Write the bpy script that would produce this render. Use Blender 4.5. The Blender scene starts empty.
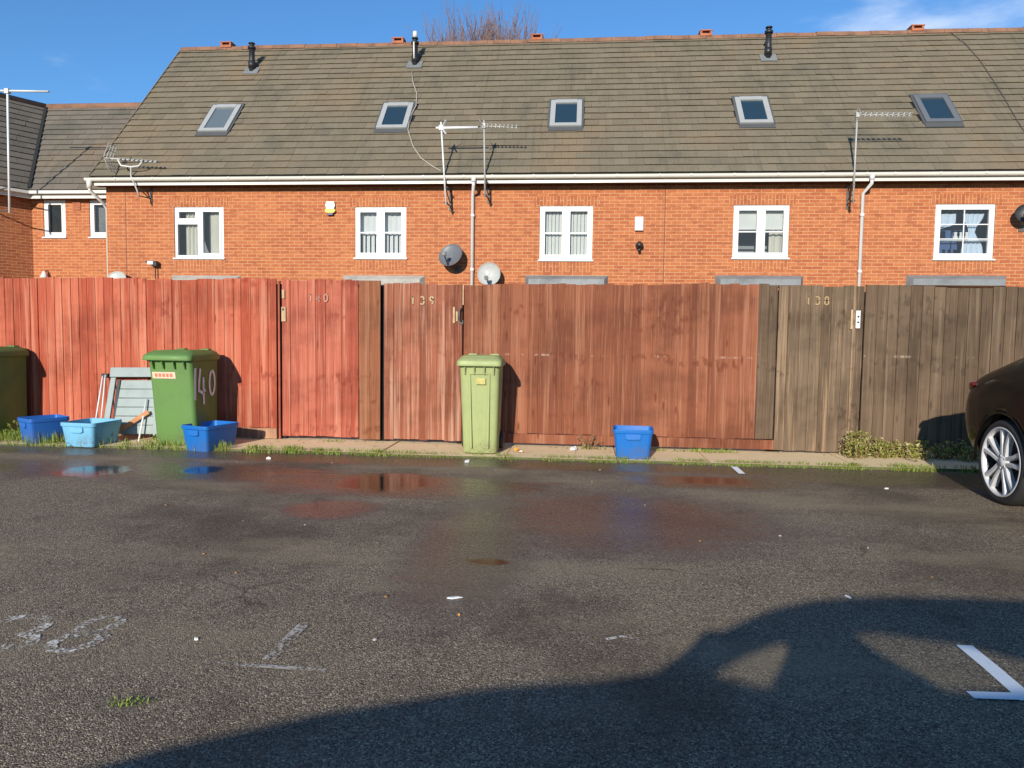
import bpy, bmesh, math, random
from mathutils import Vector, Matrix, noise as mnoise
R = random.Random(7)
rad = math.radians
scene = bpy.context.scene
COL = scene.collection
PI = math.pi

# ------------------------------------------------------------------ camera
F = 740.0
H = 1.28
YAW, PITCH, ROLL = rad(5.3), rad(-3.8), 0.013
CM = (Matrix.Rotation(YAW, 3, 'Z') @ Matrix.Rotation(PI/2 + PITCH, 3, 'X') @ Matrix.Rotation(ROLL, 3, 'Z'))
CAMLOC = Vector((0, 0, H))
cd = bpy.data.cameras.new('camera')
cam = bpy.data.objects.new('camera', cd)
COL.objects.link(cam)
cam.matrix_world = Matrix.Translation(CAMLOC) @ CM.to_4x4()
cd.sensor_width = 36.0
cd.lens = 36.0*F/1024
cd.clip_start, cd.clip_end = 0.05, 2000
scene.camera = cam

def ray(px, py):
    return CM @ Vector(((px-512)/F, -(py-384)/F, -1.0))
def onY(px, py, Y):                     # where the sight line meets an upright plane parallel to the fence
    d = ray(px, py); return CAMLOC + d*(Y/d.y)
def onZ(px, py, Z=0.0):                 # where the sight line meets a level plane
    d = ray(px, py); return CAMLOC + d*((Z-H)/d.z)
def xat(px, py, Y): return onY(px, py, Y).x
def zat(px, py, Y): return onY(px, py, Y).z

# ------------------------------------------------------------------ light
SUN_E, SUN_A = rad(18.3), rad(10.8)
SD = Vector((math.sin(SUN_A)*math.cos(SUN_E), math.cos(SUN_A)*math.cos(SUN_E), -math.sin(SUN_E)))
sl = bpy.data.lights.new('sun', 'SUN'); so = bpy.data.objects.new('sun', sl); COL.objects.link(so)
so.rotation_euler = SD.to_track_quat('-Z', 'Y').to_euler()
so.location = (-3, -20, 12)
sl.energy = 5.0; sl.angle = rad(0.53); sl.color = (1.0, 0.925, 0.815)

w = bpy.data.worlds.new('World'); scene.world = w; w.use_nodes = True
nt = w.node_tree; nt.nodes.clear()
def N(nt, t, **k):
    n = nt.nodes.new(t)
    for a, b in k.items(): setattr(n, a, b)
    return n
out = N(nt, 'ShaderNodeOutputWorld'); bg = N(nt, 'ShaderNodeBackground'); bg.inputs['Strength'].default_value = 0.15
sky = N(nt, 'ShaderNodeTexSky', sky_type='NISHITA', sun_disc=False, sun_elevation=SUN_E, sun_rotation=PI+SUN_A,
        altitude=0, air_density=1.0, dust_density=0.0, ozone_density=6.0)
tc = N(nt, 'ShaderNodeTexCoord')
# thin white cloud, upper right and faint elsewhere: noise on the sky direction
mp = N(nt, 'ShaderNodeMapping'); mp.inputs['Scale'].default_value = (2.2, 2.2, 7.0)
nz = N(nt, 'ShaderNodeTexNoise'); nz.inputs['Scale'].default_value = 2.6; nz.inputs['Detail'].default_value = 7; nz.inputs['Roughness'].default_value = 0.55
nt.links.new(tc.outputs['Generated'], mp.inputs['Vector']); nt.links.new(mp.outputs['Vector'], nz.inputs['Vector'])
cdir = ray(985, 8).normalized()
dot = N(nt, 'ShaderNodeVectorMath', operation='DOT_PRODUCT'); dot.inputs[1].default_value = cdir
nt.links.new(tc.outputs['Generated'], dot.inputs[0])
mr = N(nt, 'ShaderNodeMapRange'); mr.inputs['From Min'].default_value = 0.965; mr.inputs['From Max'].default_value = 1.0
mr.inputs['To Min'].default_value = -0.16; mr.inputs['To Max'].default_value = 0.16
nt.links.new(dot.outputs['Value'], mr.inputs['Value'])
add = N(nt, 'ShaderNodeMath', operation='ADD'); nt.links.new(nz.outputs['Fac'], add.inputs[0]); nt.links.new(mr.outputs['Result'], add.inputs[1])
cr = N(nt, 'ShaderNodeMapRange', interpolation_type='SMOOTHSTEP'); cr.inputs['From Min'].default_value = 0.46; cr.inputs['From Max'].default_value = 0.85
cr.inputs['To Max'].default_value = 0.62
nt.links.new(add.outputs[0], cr.inputs['Value'])
mx = N(nt, 'ShaderNodeMix', data_type='RGBA'); mx.inputs['B'].default_value = (6.5, 6.9, 7.4, 1)
tint = N(nt, 'ShaderNodeMix', data_type='RGBA', blend_type='MULTIPLY'); tint.inputs['Factor'].default_value = 1.0; tint.inputs['B'].default_value = (0.77, 0.95, 1.0, 1)
nt.links.new(sky.outputs['Color'], tint.inputs['A']); nt.links.new(tint.outputs['Result'], mx.inputs['A']); nt.links.new(cr.outputs['Result'], mx.inputs['Factor'])
nt.links.new(mx.outputs['Result'], bg.inputs['Color']); nt.links.new(bg.outputs[0], out.inputs['Surface'])

vs = scene.view_settings
vs.view_transform = 'Standard'; vs.look = 'None'; vs.gamma = 1.0; vs.use_curve_mapping = False; vs.exposure = 0.20
scene.render.engine = 'CYCLES'
scene.cycles.max_bounces = 6; scene.cycles.transparent_max_bounces = 8
scene.cycles.use_denoising = True

# ------------------------------------------------------------------ materials
class G:                                # small node-graph helper
    def __init__(s, name):
        s.m = bpy.data.materials.new(name); s.m.use_nodes = True
        s.t = s.m.node_tree; s.b = s.t.nodes['Principled BSDF']
    def n(s, t, ins=None, **k):
        nd = N(s.t, t, **k)
        for a, b in (ins or {}).items(): s.set(nd.inputs[a], b)
        return nd
    def set(s, sock, v):
        if isinstance(v, bpy.types.NodeSocket): s.t.links.new(v, sock)
        else:
            if sock.type == 'RGBA' and hasattr(v, '__len__') and len(v) == 3: v = (*v, 1)
            sock.default_value = v
    def coord(s, kind='Object', scale=(1, 1, 1), loc=(0, 0, 0), rot=(0, 0, 0)):
        c = s.n('ShaderNodeTexCoord')
        return s.n('ShaderNodeMapping', {'Vector': c.outputs[kind], 'Scale': scale, 'Location': loc, 'Rotation': rot}).outputs[0]
    def world(s, scale=(1, 1, 1)):
        c = s.n('ShaderNodeNewGeometry')
        return s.n('ShaderNodeMapping', {'Vector': c.outputs['Position'], 'Scale': scale}).outputs[0]
    def noise(s, vec, scale, detail=4, rough=0.55, dist=0.0):
        return s.n('ShaderNodeTexNoise', {'Vector': vec, 'Scale': scale, 'Detail': detail, 'Roughness': rough, 'Distortion': dist}).outputs['Fac']
    def voro(s, vec, scale, out='Distance', feature='F1'):
        return s.n('ShaderNodeTexVoronoi', {'Vector': vec, 'Scale': scale}, feature=feature).outputs[out]
    def ramp(s, v, a, b, lo=0.0, hi=1.0):
        return s.n('ShaderNodeMapRange', {'Value': v, 'From Min': a, 'From Max': b, 'To Min': lo, 'To Max': hi}, interpolation_type='SMOOTHSTEP').outputs['Result']
    def math(s, op, a, b=0.0):
        nd = s.n('ShaderNodeMath', operation=op); s.set(nd.inputs[0], a); s.set(nd.inputs[1], b); return nd.outputs[0]
    def mix(s, f, a, b, blend='MIX'):
        nd = s.n('ShaderNodeMix', data_type='RGBA', blend_type=blend)
        s.set(nd.inputs['Factor'], f)
        for i, v in ((6, a), (7, b)): s.set(nd.inputs[i], v)
        return nd.outputs[2]
    def island(s): return s.n('ShaderNodeNewGeometry').outputs['Random Per Island']
    def bump(s, h, strength=0.3, dist=0.01):
        s.set(s.b.inputs['Normal'], s.n('ShaderNodeBump', {'Height': h, 'Strength': strength, 'Distance': dist}).outputs[0])
    def fin(s, col=None, rough=None, spec=None, metal=None, **k):
        for nm, v in (('Base Color', col), ('Roughness', rough), ('Specular IOR Level', spec), ('Metallic', metal)):
            if v is not None: s.set(s.b.inputs[nm], v)
        for a, v in k.items(): s.set(s.b.inputs[a.replace('_', ' ')], v)
        return s.m

def plain(name, col, rough=0.5, dirt=0.25, metal=0.0, spec=0.5, scale=6.0, bump=0.0):
    g = G(name); v = g.coord('Object')
    n1 = g.noise(v, scale, 5); n2 = g.noise(v, scale*7, 3)
    f = g.ramp(n1, 0.35, 0.75, 0, dirt)
    c = g.mix(f, col, tuple(x*0.45+0.02 for x in col))
    c = g.mix(g.ramp(n2, 0.5, 0.8, 0, dirt*0.5), c, tuple(min(1, x*1.3+0.02) for x in col))
    if bump: g.bump(n2, bump, 0.004)
    return g.fin(c, g.ramp(n1, 0.3, 0.7, max(0.04, rough-0.1), min(1, rough+0.12)), spec, metal)

def moulded(name, col, rough=0.5):
    g = G(name); v = g.coord('Object'); z = g.n('ShaderNodeSeparateXYZ', {'Vector': v}).outputs['Z']
    n1 = g.noise(v, 4, 6, 0.65); st = g.noise(g.coord('Object', scale=(22, 22, 1.3)), 1.0, 5, 0.7); sc = g.noise(g.coord('Object', scale=(5, 5, 40)), 1.0, 4, 0.75); sp = g.noise(v, 38, 4, 0.7)
    c = g.mix(g.ramp(n1, 0.38, 0.7, 0, 0.32), col, tuple(x*0.55+0.015 for x in col))
    c = g.mix(g.ramp(st, 0.52, 0.70, 0, 0.30), c, tuple(x*0.6+0.05 for x in col))
    c = g.mix(g.ramp(sc, 0.64, 0.72, 0, 0.35), c, tuple(min(1, x*1.4+0.06) for x in col))
    mud = g.math('ADD', z, g.math('MULTIPLY', n1, -0.35))              # mud splashed up from the ground, ragged upper edge
    c = g.mix(g.math('MULTIPLY', g.ramp(mud, -0.02, -0.17, 0, 0.6), g.ramp(sp, 0.42, 0.62)), c, (0.12, 0.09, 0.055))
    g.bump(sp, 0.06, 0.002)
    return g.fin(c, g.ramp(n1, 0.3, 0.7, rough-.08, rough+.2), 0.4)

def brick(name, rot=0.0, dim=1.0):
    g = G(name); v = g.coord('UV', rot=(0, 0, rot))
    bt = g.n('ShaderNodeTexBrick', {'Vector': v, 'Scale': 1.0, 'Brick Width': 0.225, 'Row Height': 0.075, 'Mortar Size': 0.0065,
             'Mortar Smooth': 0.25, 'Bias': 0.1, 'Color1': (0.455*dim, 0.152*dim, 0.056*dim, 1), 'Color2': (0.345*dim, 0.096*dim, 0.037*dim, 1), 'Mortar': (0.53, 0.31, 0.165, 1)})
    bt.offset = 0.5
    big = g.noise(g.coord('UV'), 0.55, 4); fine = g.noise(g.coord('UV'), 60, 4); mid = g.noise(g.coord('UV', scale=(4.4, 13, 1)), 1.0, 2)
    c = g.mix(g.ramp(big, 0.35, 0.7, 0, 0.22), bt.outputs['Color'], (0.52, 0.20, 0.085))
    c = g.mix(g.ramp(mid, 0.5, 0.72, 0, 0.6), c, (0.25, 0.07, 0.03))
    c = g.mix(g.ramp(fine, 0.5, 0.8, 0, 0.3), c, (0.62, 0.26, 0.12))
    run = g.noise(g.coord('UV', scale=(3.2, 0.22, 1)), 1.0, 5, 0.7)
    c = g.mix(g.ramp(run, 0.52, 0.72, 0, 0.38), c, (0.27, 0.095, 0.045))
    g.bump(g.math('SUBTRACT', g.math('MULTIPLY', fine, 0.3), bt.outputs['Fac']), 0.5, 0.006)
    return g.fin(c, 0.86, 0.25)

def tile(name, tint=(0.178, 0.147, 0.100)):
    g = G(name); v = g.world()
    isl = g.island()
    c = g.mix(isl, tuple(x*0.92 for x in tint), tuple(x*1.10 for x in tint))
    st = g.noise(g.world((0.55, 0.5, 0.5)), 0.9, 6, 0.65)
    c = g.mix(g.ramp(st, 0.5, 0.70, 0, 0.5), c, (0.235, 0.165, 0.095))
    c = g.mix(g.ramp(st, 0.48, 0.32, 0, 0.5), c, (0.085, 0.088, 0.070))
    streak = g.noise(g.world((2.2, 0.25, 0.25)), 1.6, 5, 0.7)
    c = g.mix(g.ramp(streak, 0.52, 0.72, 0, 0.35), c, (0.072, 0.070, 0.058))
    fine = g.noise(v, 28, 5, 0.7)
    c = g.mix(g.ramp(fine, 0.56, 0.72, 0, 0.5), c, (0.26, 0.235, 0.175))
    c = g.mix(g.ramp(fine, 0.46, 0.32, 0, 0.5), c, (0.065, 0.062, 0.048))
    g.bump(fine, 0.5, 0.008)
    return g.fin(c, 0.92, 0.2)

def wood(name, a, b, pale, wear=0.35, knot=(0.10, 0.035, 0.02), band=None, seed=0.0):
    g = G(name); isl = g.island()
    c0 = g.n('ShaderNodeTexCoord').outputs['Object']
    sh = g.n('ShaderNodeCombineXYZ', {'X': g.math('MULTIPLY', isl, 7.0), 'Y': seed, 'Z': g.math('MULTIPLY', isl, 23.0)}).outputs[0]
    vv = g.n('ShaderNodeVectorMath', operation='ADD'); g.set(vv.inputs[0], c0); g.set(vv.inputs[1], sh)
    def mp(sc): return g.n('ShaderNodeMapping', {'Vector': vv.outputs[0], 'Scale': sc}).outputs[0]
    grain = g.noise(mp((70, 70, 1.6)), 1.0, 4, 0.6, 0.4)
    strk = g.noise(mp((16, 16, 0.55)), 1.0, 3, 0.6)
    blot = g.noise(g.n('ShaderNodeMapping', {'Vector': c0, 'Scale': (0.9, 1, 1.2)}).outputs[0], 1.3, 5, 0.6)
    c = g.mix(g.ramp(isl, 0.05, 0.95), a, b)
    c = g.mix(g.ramp(blot, 0.42, 0.64, 0, 0.7), c, tuple(x*0.62 for x in a))
    c = g.mix(g.ramp(strk, 0.50, 0.70, 0, wear), c, pale)
    c = g.mix(g.ramp(grain, 0.52, 0.72, 0, wear*0.85), c, pale)
    c = g.mix(g.ramp(grain, 0.46, 0.30, 0, 0.5), c, tuple(x*0.45 for x in a))
    kn = g.voro(mp((9.0, 9.0, 2.1)), 1.0)
    c = g.mix(g.ramp(kn, 0.16, 0.06, 0, 0.75), c, knot)
    # rows of knots at much the same height from board to board (boards sawn from one log)
    rowv = g.noise(g.n('ShaderNodeMapping', {'Vector': c0, 'Scale': (0.8, 0.1, 3.6), 'Location': (seed, 0, 0)}).outputs[0], 1.0, 1)
    rown = g.noise(mp((14, 14, 9)), 1.0, 2)
    c = g.mix(g.math('MULTIPLY', g.ramp(rowv, 0.57, 0.66), g.ramp(rown, 0.48, 0.66, 0, 0.6)), c, knot)
    if band is not None:                # a scuffed line rubbed along the boards
        z = g.n('ShaderNodeSeparateXYZ', {'Vector': c0}).outputs['Z']
        d = g.math('ABSOLUTE', g.math('SUBTRACT', z, band))
        sc = g.noise(g.n('ShaderNodeMapping', {'Vector': c0, 'Scale': (7, 1, 1.5)}).outputs[0], 1.0, 4, 0.8)
        c = g.mix(g.math('MULTIPLY', g.ramp(d, 0.016, 0.006), g.ramp(sc, 0.52, 0.66, 0, 0.4)), c, (0.55, 0.42, 0.32))
    g.bump(grain, 0.35, 0.004)
    return g.fin(c, 0.85, 0.25)

def glass(name, tint=(0.02, 0.03, 0.04), clear=0.72):
    g = G(name)
    t = g.n('ShaderNodeBsdfTransparent', {'Color': (0.97, 0.985, 0.985, 1)})
    gl = g.n('ShaderNodeBsdfPrincipled', {'Base Color': (*tint, 1), 'Roughness': 0.03, 'Specular IOR Level': 0.6})
    mixs = g.n('ShaderNodeMixShader', {0: clear, 1: gl.outputs[0], 2: t.outputs[0]})
    o = [n for n in g.t.nodes if n.type == 'OUTPUT_MATERIAL'][0]
    g.t.links.new(mixs.outputs[0], o.inputs['Surface'])
    return g.m

M = {}
M['brick'] = brick('brick'); M['soldier'] = brick('soldier brick', PI/2, 0.93)
M['tile'] = tile('roof tile'); M['tile_wing'] = tile('wing roof tile', (0.165, 0.142, 0.112))
M['underlay'] = plain('roof underlay', (0.02, 0.02, 0.018), 0.9)
M['ridge'] = plain('ridge tile', (0.25, 0.125, 0.07), 0.9, 0.9, scale=2.5, bump=0.4)
M['vent'] = plain('ridge vent clay', (0.40, 0.13, 0.06), 0.85, 0.4)
M['upvc'] = plain('white plastic', (0.70, 0.70, 0.68), 0.35, 0.06, scale=2)
M['gutter'] = plain('gutter plastic', (0.66, 0.63, 0.55), 0.4, 0.14, scale=1.5)
M['soffit'] = plain('soffit', (0.10, 0.05, 0.035), 0.8)
M['flash'] = plain('dark flashing', (0.085, 0.088, 0.086), 0.6, 0.4, scale=3)
M['lead'] = plain('lead', (0.20, 0.21, 0.21), 0.6, 0.7, scale=3.0, bump=0.2)
M['concrete_trim'] = plain('concrete trim', (0.42, 0.40, 0.35), 0.9, 0.6, scale=2.5)
M['skyframe'] = plain('skylight frame', (0.13, 0.14, 0.15), 0.4, 0.2)
M['skyframe_pale'] = plain('skylight frame pale', (0.36, 0.365, 0.35), 0.45, 0.2)
M['blackplastic'] = plain('black plastic', (0.018, 0.018, 0.02), 0.45, 0.3)
M['aerial'] = plain('aerial aluminium', (0.62, 0.61, 0.57), 0.4, 0.2, metal=0.0)
M['aerial_grey'] = plain('aerial weathered', (0.40, 0.39, 0.36), 0.5, 0.3)
M['bracket'] = plain('bracket steel', (0.10, 0.085, 0.075), 0.6, 0.5)
M['dish_dark'] = plain('dish dark', (0.12, 0.13, 0.14), 0.5, 0.25)
M['dish_pale'] = plain('dish pale', (0.40, 0.41, 0.38), 0.5, 0.25)
M['yellow'] = plain('alarm yellow', (0.75, 0.52, 0.04), 0.4, 0.1)
M['navy'] = plain('alarm navy', (0.03, 0.035, 0.12), 0.4, 0.1)
M['cable_pale'] = plain('cable pale', (0.42, 0.38, 0.30), 0.6, 0.2)
M['glass'] = glass('window glass', (0.10, 0.11, 0.115), clear=0.84); M['skyglass'] = glass('skylight glass', (0.022, 0.048, 0.072), 0.10); M['skyglass_pale'] = glass('pale skylight glass', (0.12, 0.15, 0.165), 0.05)
M['tinted'] = glass('tinted glass', clear=0.75)
M['curtain'] = plain('curtain', (0.68, 0.65, 0.55), 0.9, 0.15, scale=3)
M['net'] = plain('net curtain', (0.85, 0.86, 0.85), 0.9, 0.1, scale=3)
M['blind'] = plain('blind', (0.82, 0.82, 0.77), 0.8, 0.1, scale=3)
M['bluelace'] = plain('tied curtain', (0.62, 0.72, 0.84), 0.9, 0.1)
M['room'] = plain('room wall', (0.36, 0.38, 0.40), 0.9, 0.2, scale=1)
M['roomblue'] = plain('room wall blue', (0.08, 0.15, 0.36), 0.9, 0.2, scale=1)
M['fence_red'] = wood('red stained board', (0.34, 0.066, 0.032), (0.46, 0.120, 0.064), (0.58, 0.25, 0.155), 0.5, (0.20, 0.03, 0.016), seed=1.0)
M['fence_red_gate'] = wood('faded red board', (0.31, 0.066, 0.036), (0.41, 0.115, 0.068), (0.54, 0.24, 0.16), 0.5, (0.17, 0.03, 0.016), seed=2.0)
M['fence_brownish'] = wood('brown board', (0.20, 0.070, 0.030), (0.25, 0.09, 0.042), (0.36, 0.19, 0.11), 0.45, (0.10, 0.03, 0.012), seed=3.0)
M['fence_worn'] = wood('worn red brown board', (0.20, 0.060, 0.030), (0.30, 0.105, 0.058), (0.48, 0.28, 0.19), 0.66, (0.15, 0.035, 0.018), seed=4.0)
M['fence_brown'] = wood('red brown board', (0.175, 0.055, 0.027), (0.250, 0.086, 0.043), (0.38, 0.175, 0.098), 0.5, (0.11, 0.026, 0.012), band=1.06, seed=5.0)
M['fence_grey'] = wood('weathered grey brown board', (0.098, 0.063, 0.037), (0.146, 0.097, 0.060), (0.25, 0.175, 0.115), 0.45, (0.055, 0.036, 0.024), band=1.10, seed=6.0)
M['fence_grey_gate'] = wood('weathered gate board', (0.115, 0.075, 0.045), (0.165, 0.113, 0.071), (0.40, 0.27, 0.16), 0.6, (0.055, 0.032, 0.018), seed=8.0)
M['gravel_board'] = wood('gravel board', (0.32, 0.17, 0.10), (0.40, 0.22, 0.13), (0.5, 0.32, 0.2), 0.5, seed=9.0)
M['post'] = wood('fence post', (0.09, 0.03, 0.018), (0.11, 0.04, 0.02), (0.15, 0.07, 0.04), 0.3, seed=10.0)
M['gap_shade'] = plain('fence gap shade', (0.010, 0.008, 0.007), 0.9, 0.3)  # near-black colour stands in for the deep shade inside the fence gaps
M['steel'] = plain('galvanised', (0.46, 0.45, 0.42), 0.45, 0.5, metal=0.4, scale=30)
M['rustwood'] = plain('bare wood scar', (0.47, 0.32, 0.18), 0.9, 0.4, scale=20)
M['digit_gold'] = plain('digit gold', (0.36, 0.24, 0.10), 0.5, 0.45, scale=30)
M['digit_faint'] = plain('digit faint', (0.42, 0.21, 0.15), 0.7, 0.3, scale=30)
M['bin_green'] = moulded('bin green', (0.115, 0.225, 0.055), 0.5)
M['bin_olive'] = moulded('bin olive', (0.09, 0.19, 0.045), 0.5)
M['bin_lime'] = moulded('bin lime', (0.33, 0.375, 0.15), 0.48)
M['sticker'] = plain('sticker', (0.72, 0.50, 0.36), 0.6, 0.2, scale=25)
M['sticker_ink'] = plain('sticker ink', (0.60, 0.16, 0.08), 0.6, 0.1)
M['sticker_faded'] = plain('sticker faded', (0.47, 0.41, 0.12), 0.6, 0.5, scale=25)
M['paint_white'] = plain('brushed white paint', (0.82, 0.82, 0.78), 0.7, 0.25, scale=20)
M['box_blue'] = moulded('box blue', (0.008, 0.135, 0.45), 0.42)
M['box_blue2'] = moulded('box royal blue', (0.018, 0.12, 0.42), 0.45)
M['box_pale'] = moulded('box sun faded blue', (0.16, 0.42, 0.60), 0.55)
M['grey_plastic'] = plain('grey plastic', (0.27, 0.32, 0.30), 0.5, 0.2)
M['darkgrey'] = plain('dark cloth', (0.05, 0.055, 0.055), 0.8, 0.2)
M['white_tube'] = plain('white tube', (0.68, 0.70, 0.68), 0.35, 0.15)
M['orange_wood'] = plain('orange wood', (0.50, 0.21, 0.08), 0.7, 0.3)
M['tyre'] = plain('tyre', (0.022, 0.021, 0.020), 0.75, 0.3, scale=9)
M['rim'] = plain('alloy', (0.60, 0.59, 0.57), 0.35, 0.2, metal=0.15, scale=9)
M['rimdark'] = plain('brake dark', (0.03, 0.028, 0.026), 0.6, 0.3)
M['litter_white'] = plain('paper white', (0.75, 0.74, 0.70), 0.7, 0.2, scale=30)
M['stone_chip'] = plain('stone chip', (0.38, 0.35, 0.30), 0.8, 0.3, scale=30)
M['litter_orange'] = plain('wrapper orange', (0.75, 0.32, 0.03), 0.5, 0.1)
M['leaf_dead'] = plain('dead leaf', (0.33, 0.16, 0.06), 0.8, 0.4, scale=20)
M['bark'] = plain('bark', (0.24, 0.15, 0.12), 0.9, 0.5, scale=3)

def paint_car():
    g = G('car paint black'); v = g.coord('Object')
    n = g.noise(v, 3, 4)
    return g.fin(g.mix(g.ramp(n, 0.4, 0.7), (0.006, 0.0055, 0.005), (0.010, 0.0085, 0.007)), g.ramp(n, 0.3, 0.7, 0.10, 0.18), 0.10, 0.0, Coat_Weight=0.06, Coat_Roughness=0.05)
M['carpaint'] = paint_car()
M['carglass'] = plain('car glass', (0.010, 0.011, 0.012), 0.06, 0.05)
M['taillight'] = plain('tail light red', (0.10, 0.006, 0.005), 0.12, 0.1)

def foliage(name, cols):
    g = G(name); isl = g.island()
    c = g.mix(g.ramp(isl, 0.0, 0.55), cols[0], cols[1]); c = g.mix(g.ramp(isl, 0.6, 1.0), c, cols[2])
    g.fin(c, 0.6, 0.3)
    g.set(g.b.inputs['Transmission Weight'], 0.0)
    return g.m
M['grass'] = foliage('grass blades', ((0.12, 0.19, 0.02), (0.21, 0.28, 0.04), (0.32, 0.30, 0.08)))
M['weed'] = foliage('weed leaves', ((0.10, 0.17, 0.025), (0.18, 0.26, 0.04), (0.30, 0.33, 0.08)))
M['cover'] = foliage('ground cover leaves', ((0.12, 0.15, 0.02), (0.26, 0.26, 0.045), (0.42, 0.33, 0.19)))
M['dry'] = foliage('dry stalks', ((0.20, 0.12, 0.05), (0.30, 0.19, 0.09), (0.14, 0.08, 0.04)))

def asphalt():
    g = G('wet worn asphalt'); v = g.world()
    fine = g.voro(v, 190, 'Color'); fv = g.n('ShaderNodeSeparateColor', {'Color': fine}).outputs[0]
    fd = g.voro(v, 190); mid = g.noise(v, 42, 4, 0.6); big = g.noise(v, 0.55, 5, 0.6); patch = g.noise(g.world((0.5, 1.2, 1)), 0.8, 6, 0.6)
    c = g.mix(fv, (0.060, 0.048, 0.036), (0.37, 0.292, 0.198))
    c = g.mix(g.ramp(fv, 0.86, 1.0, 0, 0.8), c, (0.64, 0.52, 0.36))
    blot = g.noise(v, 2.4, 6, 0.68)
    c = g.mix(g.ramp(blot, 0.46, 0.30, 0, 0.45), c, (0.075, 0.060, 0.048))
    c = g.mix(g.ramp(blot, 0.56, 0.74, 0, 0.40), c, (0.30, 0.245, 0.18))
    c = g.mix(g.ramp(big, 0.46, 0.64, 0, 0.62), c, (0.070, 0.053, 0.038))
    c = g.mix(g.ramp(patch, 0.47, 0.66, 0, 0.62), c, (0.33, 0.26, 0.165))
    ce = g.n('ShaderNodeTexVoronoi', {'Vector': g.n('ShaderNodeVectorMath', operation='ADD').outputs[0], 'Scale': 0.42}, feature='DISTANCE_TO_EDGE')
    wv = g.n('ShaderNodeVectorMath', {0: v}, operation='ADD'); g.set(wv.inputs[1], g.n('ShaderNodeVectorMath', {0: g.n('ShaderNodeTexNoise', {'Vector': v, 'Scale': 2.5, 'Detail': 5}).outputs['Color'], 'Scale': 0.35}, operation='SCALE').outputs[0]); g.set(ce.inputs['Vector'], wv.outputs[0])
    ckm = g.math('MULTIPLY', g.ramp(ce.outputs['Distance'], 0.006, 0.002), g.ramp(g.noise(v, 0.7, 3), 0.55, 0.63, 0, 0.42))
    c = g.mix(ckm, c, (0.030, 0.026, 0.022))
    c = g.mix(g.ramp(mid, 0.5, 0.75, 0, 0.4), c, (0.055, 0.044, 0.035))
    # puddles and damp ground, each with its own place and ragged outline
    edge = g.noise(g.world((1.1, 3.4, 1)), 2.0, 7, 0.66)
    pos = g.n('ShaderNodeSeparateXYZ', {'Vector': g.n('ShaderNodeNewGeometry').outputs['Position']})
    def ell(px, py, rx, ry, soft, amp=0.5):
        p = onZ(px, py)
        dx = g.math('DIVIDE', g.math('SUBTRACT', pos.outputs[0], p.x), rx); dy = g.math('DIVIDE', g.math('SUBTRACT', pos.outputs[1], p.y), ry)
        d = g.math('ADD', g.math('MULTIPLY', dx, dx), g.math('MULTIPLY', dy, dy))
        d = g.math('ADD', d, g.math('MULTIPLY', g.math('SUBTRACT', edge, 0.5), 4.0*amp))
        return g.ramp(d, 1.0+soft, 1.0-soft*0.5)
    wet = None
    for e in PUDDLES:
        k = ell(*e); wet = k if wet is None else g.math('MAXIMUM', wet, k)
    damp = None
    for e in DAMP:
        k = ell(*e); damp = k if damp is None else g.math('MAXIMUM', damp, k)
    c = g.mix(g.math('MULTIPLY', damp, 0.62), c, (0.040, 0.033, 0.027))
    c = g.mix(g.math('MULTIPLY', wet, 0.9), c, (0.014, 0.012, 0.011))
    dry_r = g.ramp(mid, 0.3, 0.7, 0.62, 0.85)
    r = g.math('SUBTRACT', dry_r, g.math('MULTIPLY', damp, 0.50))
    rw = g.n('ShaderNodeMix', data_type='FLOAT'); g.set(rw.inputs['Factor'], g.math('POWER', wet, 1.7)); g.set(rw.inputs[2], r); g.set(rw.inputs[3], 0.07)
    hgt = g.math('ADD', g.math('MULTIPLY', fd, -1.0), g.math('MULTIPLY', mid, 0.6))
    st = g.math('SUBTRACT', 0.75, g.math('ADD', g.math('MULTIPLY', wet, 0.73), g.math('MULTIPLY', damp, 0.42)))
    st = g.math('MAXIMUM', st, 0.02)
    g.set(g.b.inputs['Normal'], g.n('ShaderNodeBump', {'Height': hgt, 'Strength': st, 'Distance': 0.006}).outputs[0])
    return g.fin(c, rw.outputs[0], g.math('ADD', 0.14, g.math('MULTIPLY', g.math('MAXIMUM', wet, damp), 0.36)))
#          px   py   rx    ry    soft amp
PUDDLES = [(93, 471, 0.26, 0.25, 0.9, 0.6), (388, 482, 0.34, 0.32, 1.2, 0.7), (202, 470, 0.14, 0.15, 1.4, 0.6), (712, 481, 0.26, 0.14, 2.2, 0.9), (487, 562, 0.11, 0.06, 0.9, 0.8)]
DAMP = [(140, 470, 1.8, 0.40, 1.2, 0.9), (332, 509, 0.32, 0.26, 0.9, 0.5), (400, 485, 1.2, 0.42, 1.2, 0.9), (472, 545, 0.30, 0.95, 2.0, 0.7), (620, 520, 1.0, 0.7, 1.6, 1.0),
        (715, 482, 0.75, 0.28, 1.2, 0.9), (880, 480, 1.2, 0.3, 1.4, 0.9), (512, 464, 9.0, 0.22, 1.2, 0.7)]
M['asphalt'] = asphalt()

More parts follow.
